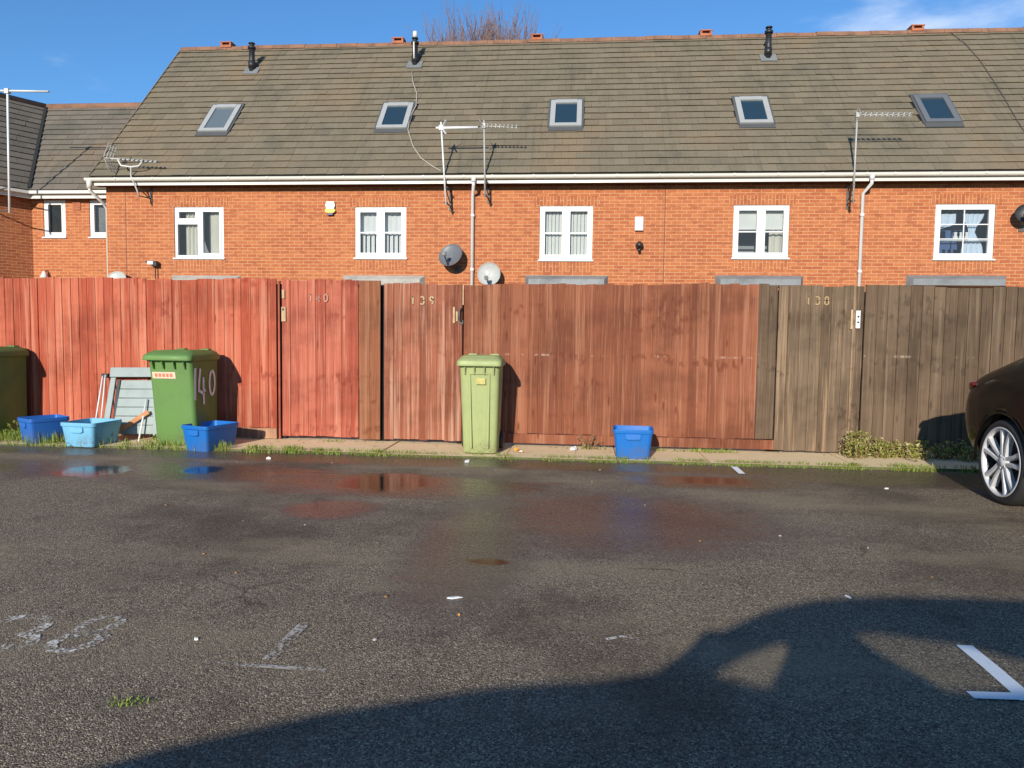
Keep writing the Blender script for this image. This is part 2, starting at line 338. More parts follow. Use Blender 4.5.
def concrete():
    g = G('mossy concrete'); v = g.world()
    a = g.noise(v, 3.0, 6, 0.65); b = g.noise(v, 50, 4); m = g.noise(g.world((1, 1, 1)), 1.7, 6, 0.7)
    c = g.mix(a, (0.72, 0.54, 0.29), (0.85, 0.69, 0.43)); c = g.mix(g.ramp(b, 0.55, 0.8, 0, 0.4), c, (0.36, 0.29, 0.19))
    c = g.mix(g.ramp(m, 0.60, 0.74, 0, 0.6), c, (0.26, 0.25, 0.09))
    g.bump(b, 0.6, 0.01)
    return g.fin(c, 0.92, 0.2)
M['concrete'] = concrete()
M['moss'] = plain('mossy edge', (0.10, 0.11, 0.03), 0.95, 0.6, scale=12, bump=0.5)
def soil():
    g = G('soil and turf'); v = g.world(); a = g.noise(v, 1.5, 6); b = g.noise(v, 30, 4)
    c = g.mix(a, (0.07, 0.075, 0.03), (0.13, 0.10, 0.055)); c = g.mix(g.ramp(b, 0.5, 0.75, 0, 0.6), c, (0.04, 0.05, 0.015))
    g.bump(b, 0.7, 0.03); return g.fin(c, 0.95, 0.2)
M['soil'] = soil()
def roadpaint(name, cover, col):
    g = G(name); v = g.world(); a = g.noise(v, 70, 4, 0.7); b = g.noise(v, 7, 5, 0.7)
    k = g.math('ADD', g.math('MULTIPLY', a, 0.55), g.math('MULTIPLY', b, 0.45))
    f = g.ramp(k, cover-0.04, cover+0.05)
    g.fin(col, 0.75, 0.3)
    t = g.n('ShaderNodeBsdfTransparent'); o = [n for n in g.t.nodes if n.type == 'OUTPUT_MATERIAL'][0]
    g.t.links.new(g.n('ShaderNodeMixShader', {0: f, 1: t.outputs[0], 2: g.b.outputs[0]}).outputs[0], o.inputs['Surface'])
    return g.m
M['mark_fresh'] = roadpaint('fresh bay paint', 0.345, (0.90, 0.90, 0.88))
M['mark_worn'] = roadpaint('worn bay paint', 0.515, (0.70, 0.65, 0.56))
M['mark_faint'] = roadpaint('nearly gone bay paint', 0.495, (0.48, 0.43, 0.36))

# ------------------------------------------------------------------ mesh helpers
ORIG = {}
class MB:
    def __init__(s): s.v = []; s.f = []; s.m = []; s.s = []
    def add(s, vs, fs, m=0, sm=False):
        o = len(s.v); s.v += [Vector(p) for p in vs]
        for f in fs: s.f.append([i+o for i in f]); s.m.append(m); s.s.append(sm)
        return s
    def box(s, x0, x1, y0, y1, z0, z1, m=0):
        return s.add([(x0,y0,z0),(x1,y0,z0),(x1,y1,z0),(x0,y1,z0),(x0,y0,z1),(x1,y0,z1),(x1,y1,z1),(x0,y1,z1)],
                     [(3,2,1,0),(4,5,6,7),(0,1,5,4),(1,2,6,5),(2,3,7,6),(3,0,4,7)], m)
    def bar(s, a, b, wx, wz, m=0, up=(0,0,1)):      # rectangular bar from a to b
        a, b = Vector(a), Vector(b); d = (b-a).normalized(); u = Vector(up)
        if abs(d.dot(u)) > 0.95: u = Vector((0,1,0))
        x = d.cross(u).normalized(); z = x.cross(d)
        vs = [p + x*i*wx/2 + z*j*wz/2 for p in (a, b) for i, j in ((-1,-1),(1,-1),(1,1),(-1,1))]
        return s.add(vs, [(0,1,2,3),(7,6,5,4),(0,4,5,1),(1,5,6,2),(2,6,7,3),(3,7,4,0)], m)
    def tube(s, pts, r, n=8, m=0, caps=True):
        pts = [Vector(p) for p in pts]; rs = r if hasattr(r, '__len__') else [r]*len(pts)
        vs = []; px = None
        for i, p in enumerate(pts):
            d = (pts[min(i+1, len(pts)-1)] - pts[max(i-1, 0)]).normalized()
            if px is None:
                u = Vector((0,0,1)) if abs(d.z) < 0.9 else Vector((0,1,0)); px = d.cross(u).normalized()
            else: px = (px - d*px.dot(d)).normalized()
            pz = px.cross(d)
            vs += [p + (px*math.cos(2*PI*k/n) + pz*math.sin(2*PI*k/n))*rs[i] for k in range(n)]
        fs = [(i*n+k, i*n+(k+1)%n, (i+1)*n+(k+1)%n, (i+1)*n+k) for i in range(len(pts)-1) for k in range(n)]
        o = len(s.v); s.add(vs, fs, m, True)
        if caps: s.add([], [], m); s.f += [[o+k for k in range(n)][::-1], [o+(len(pts)-1)*n+k for k in range(n)]]; s.m += [m, m]; s.s += [False, False]
        return s
    def loft(s, rings, m=0, sm=True, cap0=True, cap1=True):
        n = len(rings[0]); o = len(s.v)
        vs = [p for r in rings for p in r]
        fs = [(i*n+k, i*n+(k+1)%n, (i+1)*n+(k+1)%n, (i+1)*n+k) for i in range(len(rings)-1) for k in range(n)]
        s.add(vs, fs, m, sm)
        if cap0: s.f.append([o+k for k in range(n)][::-1]); s.m.append(m); s.s.append(False)
        if cap1: s.f.append([o+(len(rings)-1)*n+k for k in range(n)]); s.m.append(m); s.s.append(False)
        return s
    def lathe(s, prof, c, axis, n=32, m=0):         # profile of (radius, along) about an axis through c
        c = Vector(c); ax = Vector(axis).normalized(); u = Vector((0,0,1)) if abs(ax.z) < 0.9 else Vector((1,0,0))
        x = ax.cross(u).normalized(); y = ax.cross(x)
        rings = [[c + ax*h + (x*math.cos(2*PI*k/n) + y*math.sin(2*PI*k/n))*max(r, 1e-4) for k in range(n)] for r, h in prof]
        return s.loft(rings, m, True, False, False)
    def build(s, name, mats, parent=None, bevel=0, seg=2, sub=0, shade=None):
        me = bpy.data.meshes.new(name)
        o0 = ORIG.get(parent.as_pointer(), Vector()) if parent else Vector()
        me.from_pydata([p - o0 for p in s.v], [], s.f)
        mats = mats if isinstance(mats, (list, tuple)) else [mats]
        for mt in mats: me.materials.append(M[mt] if isinstance(mt, str) else mt)
        me.polygons.foreach_set('material_index', s.m)
        me.polygons.foreach_set('use_smooth', s.s if shade is None else [shade]*len(s.f))
        me.update()
        uvl = me.uv_layers.new(name='uv')
        for p in me.polygons:                       # metric box mapping, v = height, so bricks lie level on every wall
            n = p.normal
            if abs(n.z) > 0.8: ax = (Vector((1,0,0)), Vector((0,1,0)))
            else:
                t = Vector((-n.y, n.x, 0)).normalized(); ax = (t, Vector((0,0,1)))
            for li in p.loop_indices:
                co = me.vertices[me.loops[li].vertex_index].co + o0
                uvl.data[li].uv = (co.dot(ax[0]), co.dot(ax[1]))
        ob = bpy.data.objects.new(name, me); COL.objects.link(ob)
        if parent: ob.parent = parent; ORIG[ob.as_pointer()] = o0
        if bevel:
            b = ob.modifiers.new('bevel', 'BEVEL'); b.width = bevel; b.segments = seg; b.limit_method = 'ANGLE'; b.angle_limit = rad(40)
        if sub:
            b = ob.modifiers.new('subdivision', 'SUBSURF'); b.levels = sub; b.render_levels = sub
        return ob

def thing(name, label, cat, loc=(0,0,0), rz=0.0, group=None, local=False):
    o = bpy.data.objects.new(name, None); COL.objects.link(o); o.location = loc; o.rotation_euler = (0, 0, rz)
    o.empty_display_size = 0.2
    ORIG[o.as_pointer()] = Vector() if local else Vector(loc)
    return tag(o, label, cat, group)
def tag(o, label, cat, group=None):
    o['label'] = label; o['category'] = cat
    if group: o['group'] = group
    return o
def kind(o, k, label=None, cat=None):
    o['kind'] = k
    if label: o['label'] = label
    if cat: o['category'] = cat
    return o

def rrect(w, d, r, z, cx=0, cy=0, n=5):
    r = min(r, w/2-1e-3, d/2-1e-3); pts = []
    for q, (sx, sy) in enumerate(((1,1),(-1,1),(-1,-1),(1,-1))):
        for k in range(n):
            a = q*PI/2 + k*PI/2/(n-1)
            pts.append(Vector((cx + sx*(w/2-r) + r*math.cos(a), cy + sy*(d/2-r) + r*math.sin(a), z)))
    return pts
def ribbon(mb, pts, wd, fn, m=0, th=0.003):        # a flat brush stroke laid on a surface: fn maps (u, v, lift) to space
    P = [Vector((*p, 0)) for p in pts]
    L = []; Rr = []
    for i, p in enumerate(P):
        d = (P[min(i+1, len(P)-1)] - P[max(i-1, 0)]).normalized(); n = Vector((-d.y, d.x, 0))
        L.append(p + n*wd/2); Rr.append(p - n*wd/2)
    k = len(P)
    vs = [fn(q.x, q.y, th) for q in L] + [fn(q.x, q.y, th) for q in Rr]
    return mb.add(vs, [(i, i+1, k+i+1, k+i) for i in range(k-1)], m)
def arc(cx, cy, rx, ry, a0, a1, n=10):
    return [(cx + rx*math.cos(rad(a0+(a1-a0)*i/n)), cy + ry*math.sin(rad(a0+(a1-a0)*i/n))) for i in range(n+1)]
DIGIT = {'0': [arc(0.3, 0.5, 0.27, 0.48, 90, 450, 18)], '1': [[(0.12, 0.8), (0.3, 1.0), (0.3, 0.0)]],
         '3': [arc(0.28, 0.74, 0.25, 0.25, 150, -90), arc(0.28, 0.25, 0.28, 0.26, 90, -150)],
         '4': [[(0.42, 0.0), (0.42, 1.0), (0.02, 0.32), (0.62, 0.32)]],
         '8': [arc(0.3, 0.76, 0.22, 0.23, 90, 450, 14), arc(0.3, 0.27, 0.27, 0.27, 90, 450, 14)],
         '9': [arc(0.3, 0.72, 0.24, 0.26, 0, 360, 14), [(0.54, 0.72), (0.52, 0.4), (0.38, 0.0)]]}
def digits(mb, text, fn, hgt, wd, gap, m=0):
    x = 0
    for ch in text:
        for st in DIGIT.get(ch, []): ribbon(mb, [(x + a*hgt*0.9, b*hgt) for a, b in st], wd, fn, m)
        x += gap
    return mb

# ------------------------------------------------------------------ setting
YF, YH, YW = 8.35, 16.7, 18.3          # fence, terrace wall, wing wall
kind(MB().add([(-400,-300,-0.02),(400,-300,-0.02),(400,500,-0.02),(-400,500,-0.02)], [(0,1,2,3)]).build('ground', 'soil'), 'structure')
YK0, YK1 = 7.54, 8.6
kind(MB().add([(-30,-25,0),(30,-25,0),(30,YK0,0),(-30,YK0,0)], [(0,1,2,3)]).build('car_park', 'asphalt'), 'structure')
mb = MB(); x = -16.0                   # concrete strip in slabs of uneven length, ragged edge towards the tarmac
while x < 16:
    ln = R.uniform(0.9, 1.5); e0, e1 = YK0 - 0.02 + R.uniform(-0.02, 0.04), YK0 - 0.02 + R.uniform(-0.02, 0.04); h = 0.020 + R.uniform(-0.006, 0.006)
    mb.add([(x,e0,-0.02),(x+ln-.012,e1,-0.02),(x+ln-.012,YK1,-0.02),(x,YK1,-0.02),(x,e0+.01,h),(x+ln-.012,e1+.01,h),(x+ln-.012,YK1,h),(x,YK1,h)],
           [(4,5,6,7),(1,2,6,5),(3,0,4,7)]); mb.add([(x,e0,-0.02),(x+ln-.012,e1,-0.02),(x+ln-.012,e1+.01,h),(x,e0+.01,h)], [(0,1,2,3)], 1); x += ln
kind(mb.build('concrete_path', ['concrete', 'moss']), 'structure')

def flat_mark(name, polys, mat, z=0.004):
    mb = MB()
    for p in polys: mb.add([(q[0], q[1], z) for q in p], [tuple(range(len(p)))])
    o = mb.build(name, mat)
    if o.data.polygons[0].normal.z < 0: o.data.flip_normals()
    return o
def gp(*pts): return [onZ(a, b) for a, b in pts]
def stroke_ground(mb, px_pts, wd, z=0.004):
    return ribbon(mb, [(onZ(a, b).x, onZ(a, b).y) for a, b in px_pts], wd, lambda u, v, l: Vector((u, v, z)))
mk = MB(); stroke_ground(mk, [(964, 646), (992, 669), (1030, 702)], 0.066); stroke_ground(mk, [(970, 696), (1000, 697), (1060, 699)], 0.054, 0.0055)
tag(mk.build('bay_marking', 'mark_fresh'), 'bright white painted bay corner on the tarmac at the right edge', 'road marking')
mk = MB(); stroke_ground(mk, [(204, 664), (250, 666), (326, 671)], 0.028); stroke_ground(mk, [(268, 661), (284, 645), (303, 626)], 0.05, 0.0055)
tag(mk.build('bay_marking', 'mark_faint'), 'nearly worn away grey bay corner left of the centre of the tarmac', 'road marking')
mk = MB()
stroke_ground(mk, [(3, 623), (12, 619), (30, 617), (44, 619), (47, 625), (38, 631), (22, 635), (33, 637), (33, 643), (18, 648), (0, 648)], 0.055)
stroke_ground(mk, [(88, 634), (78, 631), (86, 624), (104, 618), (121, 617), (120, 623), (108, 630), (90, 634), (66, 637), (50, 645), (52, 651), (70, 651), (92, 645), (104, 637), (98, 633), (88, 634)], 0.05)
tag(mk.build('painted_number', 'mark_worn'), 'worn white two digit bay number painted on the tarmac at left', 'road marking')
mk = MB(); stroke_ground(mk, [(606, 640), (622, 637), (640, 640)], 0.02)
tag(mk.build('paint_trace', 'mark_worn'), 'thin curved trace of old white paint on the tarmac left of the car shadow', 'road marking')

# ------------------------------------------------------------------ terrace
OVH = 0.30
YE = YH - OVH - 0.03                    # roof edge
ZE = zat(512, 174, YE)                  # eaves (top of gutter)
SL = 1.07                               # roof slope (rise over run)
ZRIDGE = zat(512, 41.5, YE + 4.3); RUN = (ZRIDGE - ZE)/SL
for _ in range(6): ZRIDGE = zat(512, 41.5, YE + RUN); RUN = (ZRIDGE - ZE)/SL
ZWALL = ZE - 0.135
nrm = Vector((0, -SL, 1)).normalized()
def roofpt(x, t, lift=0.0):             # t = distance run back from the eaves
    return Vector((x, YE + t, ZE + t*SL)) + nrm*lift
def onroof(px, py, lift=0.0):
    d = ray(px, py); p0 = roofpt(0, 0, lift)
    return CAMLOC + d*((p0 - CAMLOC).dot(nrm)/d.dot(nrm))
PXB = [107, 290, 472, 664, 860.5, 1069, 1282]
XB = [xat(p, 230, YH) for p in PXB]

def tiles(mb, A, B, C, D, nc, tw, rnd, skip=None):
    """courses of tiles on the slope A-B (eaves) to D-C (top); skip(x) leaves out what lies under a skylight"""
    n = (B-A).cross(D-A).normalized()
    for j in range(nc):
        a0, a1 = j/nc, (j+1.12)/nc
        p0, p1 = A.lerp(D, a0), B.lerp(C, a0); q0, q1 = A.lerp(D, min(a1, 1.0)), B.lerp(C, min(a1, 1.0))
        L = (p1-p0).length; k = max(1, int(L/tw)); off = (0.5 if j % 2 else 0.0)
        cuts = [0.0] + [(i+off)*tw/L for i in range(0, k+2) if 0.01 < (i+off)*tw/L < 0.99] + [1.0]
        for u0, u1 in zip(cuts[:-1], cuts[1:]):
            g = 0.0015/L; l0 = 0.038 + rnd.uniform(-0.0045, 0.0045); l1 = 0.008
            s = (D-A).normalized()*0.020
            P = [p0.lerp(p1, u0+g), p0.lerp(p1, u1-g), q0.lerp(q1, u1-g), q0.lerp(q1, u0+g)]
            jit = [rnd.uniform(-0.003, 0.003) for _ in range(2)]
            if skip and skip((P[0]+P[2])/2): continue
            vs = [P[0]+n*(l0+jit[0]), P[1]+n*(l0+jit[1]), P[2]+n*l1, P[3]+n*l1, P[0]+n*0.004+s, P[1]+n*0.004+s, P[2], P[3]]
            mb.add(vs, [(0,1,2,3), (4,5,1,0), (5,6,2,1), (7,4,0,3)])
    return mb

def rect_frame(mb, x0, x1, z0, z1, y0, y1, t, m=0):
    mb.box(x0, x0+t, y0, y1, z0, z1, m); mb.box(x1-t, x1, y0, y1, z0, z1, m)
    mb.box(x0+t, x1-t, y0, y1, z0, z0+t, m); mb.box(x0+t, x1-t, y0, y1, z1-t, z1, m)

def wall_with_hole(mb, x0, x1, z0, z1, hx0, hx1, hz0, hz1, y, depth=0.10):
    xs, zs = [x0, hx0, hx1, x1], [z0, hz0, hz1, z1]
    o = len(mb.v); vs = [(a, y, b) for b in zs for a in xs]
    fs = [(j*4+i, j*4+i+1, (j+1)*4+i+1, (j+1)*4+i) for j in range(3) for i in range(3) if not (i == 1 and j == 1)]
    mb.add(vs, fs)
    mb.add([(hx0,y,hz0),(hx1,y,hz0),(hx1,y,hz1),(hx0,y,hz1),(hx0,y+depth,hz0),(hx1,y+depth,hz0),(hx1,y+depth,hz1),(hx0,y+depth,hz1)],
           [(0,4,5,1),(1,5,6,2),(2,6,7,3),(3,7,4,0)])

def folds(mb, x0, x1, z0, z1, y, amp, n, pinch=None, m=0):
    """a hanging curtain with folds; pinch = (height fraction, amount, towards x)"""
    cols = n*6; rows = 10; vs = []
    for j in range(rows+1):
        b = j/rows
        for i in range(cols+1):
            a = i/cols; xx = x0 + (x1-x0)*a
            if pinch:
                k = pinch[1]*math.exp(-((b-pinch[0])/0.22)**2); xx = xx*(1-k) + pinch[2]*k
            vs.append((xx, y + amp*math.sin(a*n*2*PI), z0 + (z1-z0)*b))
    w_ = cols+1
    mb.add(vs, [(j*w_+i, j*w_+i+1, (j+1)*w_+i+1, (j+1)*w_+i) for j in range(rows) for i in range(cols)], m, True)

def window(parent, box, style):
    (ax, ay), (bx, by) = box
    p, q = onY(ax, ay, YH), onY(bx, by, YH)
    x0, x1, z1, z0 = p.x, q.x, p.z, q.z
    yf = YH + 0.025
    fr = MB(); xm = (x0+x1)/2; T = 0.065
    rect_frame(fr, x0, x1, z0, z1, yf, yf+0.07, T)
    panes = []
    if style == 'mixed':
        fr.box(xm-0.045, xm+0.045, yf, yf+0.07, z0+T, z1-T); zt = z1-(z1-z0)*0.30
        fr.box(x0+T, xm-0.045, yf, yf+0.07, zt-0.045, zt+0.045)
        rect_frame(fr, x0+T+.002, xm-.047, zt+.047, z1-T-.002, yf-0.014, yf+0.05, 0.045)
        rect_frame(fr, xm+.047, x1-T-.002, z0+T+.002, z1-T-.002, yf-0.014, yf+0.05, 0.045)
    elif style == 'small':
        rect_frame(fr, x0+T+.002, x1-T-.002, z0+T+.002, z1-T-.002, yf-0.014, yf+0.05, 0.05)
        for k in (1, 2): zz = z0+T+.05 + (z1-z0-2*T-.1)*k/3; fr.box(x0+T+.05, x1-T-.05, yf+0.012, yf+0.035, zz-.011, zz+.011)
        fr.box(xm-.011, xm+.011, yf+0.010, yf+0.037, z0+T+.05, z1-T-.05)
    else:
        fr.box(xm-0.04, xm+0.04, yf, yf+0.07, z0+T, z1-T)
        for a, b in ((x0+T+.002, xm-.042), (xm+.042, x1-T-.002)):
            rect_frame(fr, a, b, z0+T+.002, z1-T-.002, yf-0.014, yf+0.05, 0.05)
            fr.box(a+.05, b-.05, yf+0.008, yf+0.04, (z0+z1)/2-.016, (z0+z1)/2+.016)
    f = fr.build('window', 'upvc', parent, bevel=0.004)
    MB().box(x0+T, x1-T, yf+0.020, yf+0.026, z0+T, z1-T).build('pane', 'glass', f)
    MB().box(x0-0.03, x1+0.03, YH-0.045, YH+0.03, z0-0.035, z0-0.001).build('sill', 'upvc', f, bevel=0.006)
    yc = YH + 0.16
    rm = MB()                                        # the room behind: five sides of a box
    D = 0.8; X0, X1, Z0, Z1 = x0-0.5, x1+0.5, z0-0.6, z1+0.25; Y0 = YH+0.13
    rm.add([(X0,Y0,Z0),(X1,Y0,Z0),(X1,Y0,Z1),(X0,Y0,Z1),(X0,Y0+D,Z0),(X1,Y0+D,Z0),(X1,Y0+D,Z1),(X0,Y0+D,Z1)],
           [(4,5,6,7),(0,4,7,3),(1,2,6,5),(0,1,5,4),(3,7,6,2)])
    rm.build('room', 'roomblue' if style == 'small' else 'room', f)
    c = MB()
    if style == 'mixed':
        folds(c, x0+0.20, xm-0.02, z0, z1-0.08, yc, 0.03, 4); folds(c, xm+0.20, x1, z0, z1, yc+.01, 0.012, 2)
        c.build('curtain', 'curtain', f)
        d = MB(); folds(d, xm+0.02, xm+0.26, z0, z1, yc+.06, 0.02, 1, (0.0, 0.5, xm+0.30)); d.build('curtain', 'darkgrey', f)
    elif style == 'blinds':
        for k in range(14): xx = x0+.06 + (x1-x0-.12)*k/13; c.bar((xx, yc, z0), (xx, yc, z1), 0.075, 0.004, up=(0.35, 1, 0))
        c.build('blind', 'blind', f)
    elif style == 'netting':
        folds(c, x0, x1, (z0+z1)/2-0.02, z1, yc+0.03, 0.012, 9); 
        for k in range(11): xx = x0+.05 + (x1-x0-.1)*k/10; c.bar((xx, yc, z0), (xx, yc, (z0+z1)/2), 0.098, 0.004, up=(0.5, 1, 0))
        c.build('blind', 'net', f)
    elif style == 'halfblind':
        c.box(x0, x1, yc, yc+.01, (z0+z1)/2+.09, z1, 0); c.box(x0, x1, yc-.01, yc+.015, (z0+z1)/2+.06, (z0+z1)/2+.09, 0)
        c.build('blind', 'blind', f)
        d = MB(); folds(d, xm+0.22, x1, z0, z1, yc+.05, 0.02, 3); d.build('curtain', 'curtain', f)
    elif style == 'small':
        folds(c, xm+.03, x1-.12, z0, z1-.18, yc+.02, 0.018, 4, (0.62, 0.72, xm+0.22)); c.build('curtain', 'bluelace', f)
        d = MB(); folds(d, x0+.05, xm-.10, (z0+z1)/2+.05, z1-.18, yc+.02, 0.018, 3, (0.0, 0.8, x0+.06)); d.build('curtain', 'bluelace', f)
        e = MB()                                     # ornaments on the inner sill: a vase and two figures
        for dx, r in ((-0.13, .055), (-0.02, .04), (0.10, .05)):
            e.lathe([(0.0, 0), (r*.6, 0), (r, .06), (r*.5, .12), (r*.7, .17), (0.0, .18)], (xm+dx, yc-.05, z0+.40), (0,0,1), 12)
        e.box(x0+.1, x1-.1, yc-.10, yc+.0, z0+.385, z0+.398); e.build('ornament', 'net', f)
    return x0, x1, z0, z1

HOUSES = [
 dict(win=((174, 207), (224, 258)), style='mixed', sky=((203, 105), (240, 130)), frame='skyframe_pale', flue=(252, 70, 27), vent=228, can=(172, 241),
      label='leftmost terraced brick house, its window split by a small top light'),
 dict(win=((355, 207), (406, 258)), style='netting', sky=((381, 103), (411, 127)), frame='skyframe_pale', flue=(415, 64, 26), vent=399, can=(343, 425),
      label='brick terraced house with a yellow and white alarm box on its wall'),
 dict(win=((540, 206), (592, 260)), style='blinds', sky=((552, 100), (581, 125)), frame='skyframe_pale', flue=None, vent=537, can=(525, 608),
      label='middle brick terraced house with vertical blinds and a white wall box'),
 dict(win=((734, 205), (788, 258)), style='halfblind', sky=((737, 97), (770, 122)), frame='skyframe_pale', flue=(768, 57, 30), vent=705, can=(715, 803),
      label='brick terraced house with half lowered roller blinds and the tallest flue'),
 dict(win=((936, 204), (993, 259)), style='small', sky=((916, 95), (956, 121)), frame='skyframe', flue=None, vent=915, can=(906, 1006),
      label='brick terraced house with small paned window and tied blue white curtain'),
 dict(win=((1150, 203), (1208, 259)), style='blinds', sky=((1120, 92), (1170, 119)), frame='skyframe', flue=None, vent=None, can=(1110, 1210),
      label='terraced house whose roof end fills the top right corner'),
]
trnd = random.Random(21)
for i, hs in enumerate(HOUSES):
    xa, xb = XB[i], XB[i+1]
    t = thing('terraced_house', hs['label'], 'house', ((xa+xb)/2, YH, 0), group='terraced brick houses behind the fence')
    p, q = onY(*hs['win'][0], YH), onY(*hs['win'][1], YH)
    wb = MB(); wall_with_hole(wb, xa, xb, -0.02, ZWALL, p.x, q.x, q.z, p.z, YH)
    wb.add([(xa,YH,-.02),(xa,YE+2*RUN-OVH,-.02),(xa,YE+2*RUN-OVH,ZWALL),(xa,YE+RUN,ZRIDGE-.15),(xa,YH,ZWALL)], [(0,4,3,2,1)])
    wb.add([(xb,YH,-.02),(xb,YE+2*RUN-OVH,-.02),(xb,YE+2*RUN-OVH,ZWALL),(xb,YE+RUN,ZRIDGE-.15),(xb,YH,ZWALL)], [(0,1,2,3,4)])
    wb.add([(xa,YE+2*RUN-OVH,-.02),(xb,YE+2*RUN-OVH,-.02),(xb,YE+2*RUN-OVH,ZWALL),(xa,YE+2*RUN-OVH,ZWALL)], [(0,3,2,1)])
    wb.build('wall', 'brick', t)
    x0, x1, z0, z1 = window(t, hs['win'], hs['style'])
    MB().box(x0-.11, x1+.11, YH-.004, YH+.05, z1+.001, z1+.215).build('soldier_course', 'soldier', t)
    MB().box(x0-.02, x1+.02, YH-.004, YH+.05, z0-.27, z0-.045).build('soldier_course', 'soldier', t)
    if i in (0, 3):                                  # movement joint in the brickwork
        xj = xat(126, 230, YH) if i == 0 else xa + .012
        MB().box(xj-.007, xj+.007, YH-.0015, YH+.01, 0, ZWALL-.04).build('movement_joint', 'soffit', t)
    # canopy with lead top over the garden door, just above the fence
    ca, cb = xat(hs['can'][0], 280, YH), xat(hs['can'][1], 280, YH); zc = zat((hs['can'][0]+hs['can'][1])/2, 275.5, YH)
    cm = MB(); cm.add([(ca,YH-.001,zc),(cb,YH-.001,zc),(cb-.09,YH-.16,zc-.09),(ca+.09,YH-.16,zc-.09),(ca,YH-.001,zc-.26),(cb,YH-.001,zc-.26),(cb-.09,YH-.16,zc-.22),(ca+.09,YH-.16,zc-.22)],
           [(0,3,2,1),(3,7,6,2),(0,4,7,3),(1,2,6,5),(4,5,6,7)])
    cm.build('canopy', 'concrete_trim' if i < 2 else 'lead', t)
    # roof
    over = 0.16 if i == 0 else 0.0
    A, B, C_, D_ = roofpt(xa-over, 0), roofpt(xb, 0), roofpt(xb, RUN), roofpt(xa-over, RUN)
    s0 = onroof(hs['sky'][0][0], hs['sky'][0][1], .05); s1 = onroof(hs['sky'][1][0], hs['sky'][1][1], .05)
    sw = 0.78; sx = (s0.x*0.0 + (s0.x+s1.x)/2); ty0 = (s1.y-YE); ty1 = (s0.y-YE)
    def sk(pt, sx=sx, a=ty0, b=ty1): return abs(pt.x-sx) < 0.34 and a+.05 < pt.y-YE < b-.05
    rb = MB(); tiles(rb, A, B, C_, D_, 23, 0.33, trnd, sk)
    rf = rb.build('roof', 'tile', t)
    ub = MB(); ub.add([A, B, C_, D_], [(0,1,2,3)])
    Eb, Fb = Vector((xa-over, YE+2*RUN, ZE)), Vector((xb, YE+2*RUN, ZE)); ub.add([D_, C_, Fb, Eb], [(0,1,2,3)])
    ub.build('underlay', 'underlay', rf)
    rg = MB(); xx = xa-over
    while xx < xb-0.05:                              # ridge tiles
        ln = min(0.45, xb-xx); zr = ZRIDGE + R.uniform(-.008, .012)
        ring = [(-.15, -.10), (-.10, .01), (0, .055), (.10, .01), (.15, -.10)]
        rg.loft([[Vector((xx+.004, YE+RUN+a, zr+b)) for a, b in ring], [Vector((xx+ln-.004, YE+RUN+a, zr+b)) for a, b in ring]], sm=False); xx += ln
    rg.build('ridge', 'ridge', rf)
    if i == 0:                                       # gable verge
        vb = MB(); vb.bar(roofpt(xa-over-.012, 0.0, -.03), roofpt(xa-over-.012, RUN, -.03), 0.02, 0.15, up=nrm); vb.build('verge_board', 'tile', rf)
    if hs['vent']:
        xv = onY(hs['vent'], 45, YE+RUN).x; v = MB()
        v.box(xv-.15, xv+.15, YE+RUN-.14, YE+RUN+.12, ZRIDGE-.02, ZRIDGE+.045); v.box(xv-.165, xv+.165, YE+RUN-.155, YE+RUN+.135, ZRIDGE+.105, ZRIDGE+.13)
        v.box(xv-.11, xv+.11, YE+RUN-.06, YE+RUN+.05, ZRIDGE+.045, ZRIDGE+.105, 1)
        for s_ in (-.15, .10): v.box(xv+s_, xv+s_+.05, YE+RUN-.14, YE+RUN+.12, ZRIDGE+.046, ZRIDGE+.104)
        v.build('ridge_vent', ['vent', 'blackplastic'], rf)
    # skylight lying in the slope
    def slab(mb, x0, x1, a, b, lo, hi, m=0):
        vs = [roofpt(x0,a,lo),roofpt(x1,a,lo),roofpt(x1,b,lo),roofpt(x0,b,lo),roofpt(x0,a,hi),roofpt(x1,a,hi),roofpt(x1,b,hi),roofpt(x0,b,hi)]
        mb.add(vs, [(3,2,1,0),(4,5,6,7),(0,1,5,4),(1,2,6,5),(2,3,7,6),(3,0,4,7)], m)
    k = MB(); e = 0.055; hx = 0.37
    slab(k, sx-hx, sx-hx+e*2.1, ty0, ty1, 0, .085); slab(k, sx+hx-e*2.1, sx+hx, ty0, ty1, 0, .085)
    slab(k, sx-hx+e*2.1, sx+hx-e*2.1, ty0, ty0+e*1.4, 0, .085); slab(k, sx-hx+e*2.1, sx+hx-e*2.1, ty1-e*1.7, ty1, 0, .095)
    sf = k.build('skylight', hs['frame'], rf)
    g_ = MB(); slab(g_, sx-hx+.07, sx+hx-.07, ty0+.05, ty1-.06, .02, .06); g_.build('pane', 'skyglass_pale' if i == 0 else 'skyglass', sf)
    fl = MB(); slab(fl, sx-hx-.03, sx+hx+.03, ty0-.11, ty0-.002, .030, .052); slab(fl, sx-hx-.05, sx-hx-.002, ty0, ty1+.04, .02, .055); slab(fl, sx+hx+.002, sx+hx+.05, ty0, ty1+.04, .02, .055)
    slab(fl, sx-hx-.05, sx+hx+.05, ty1+.002, ty1+.06, .02, .058)
    fl.build('flashing', 'flash', sf)
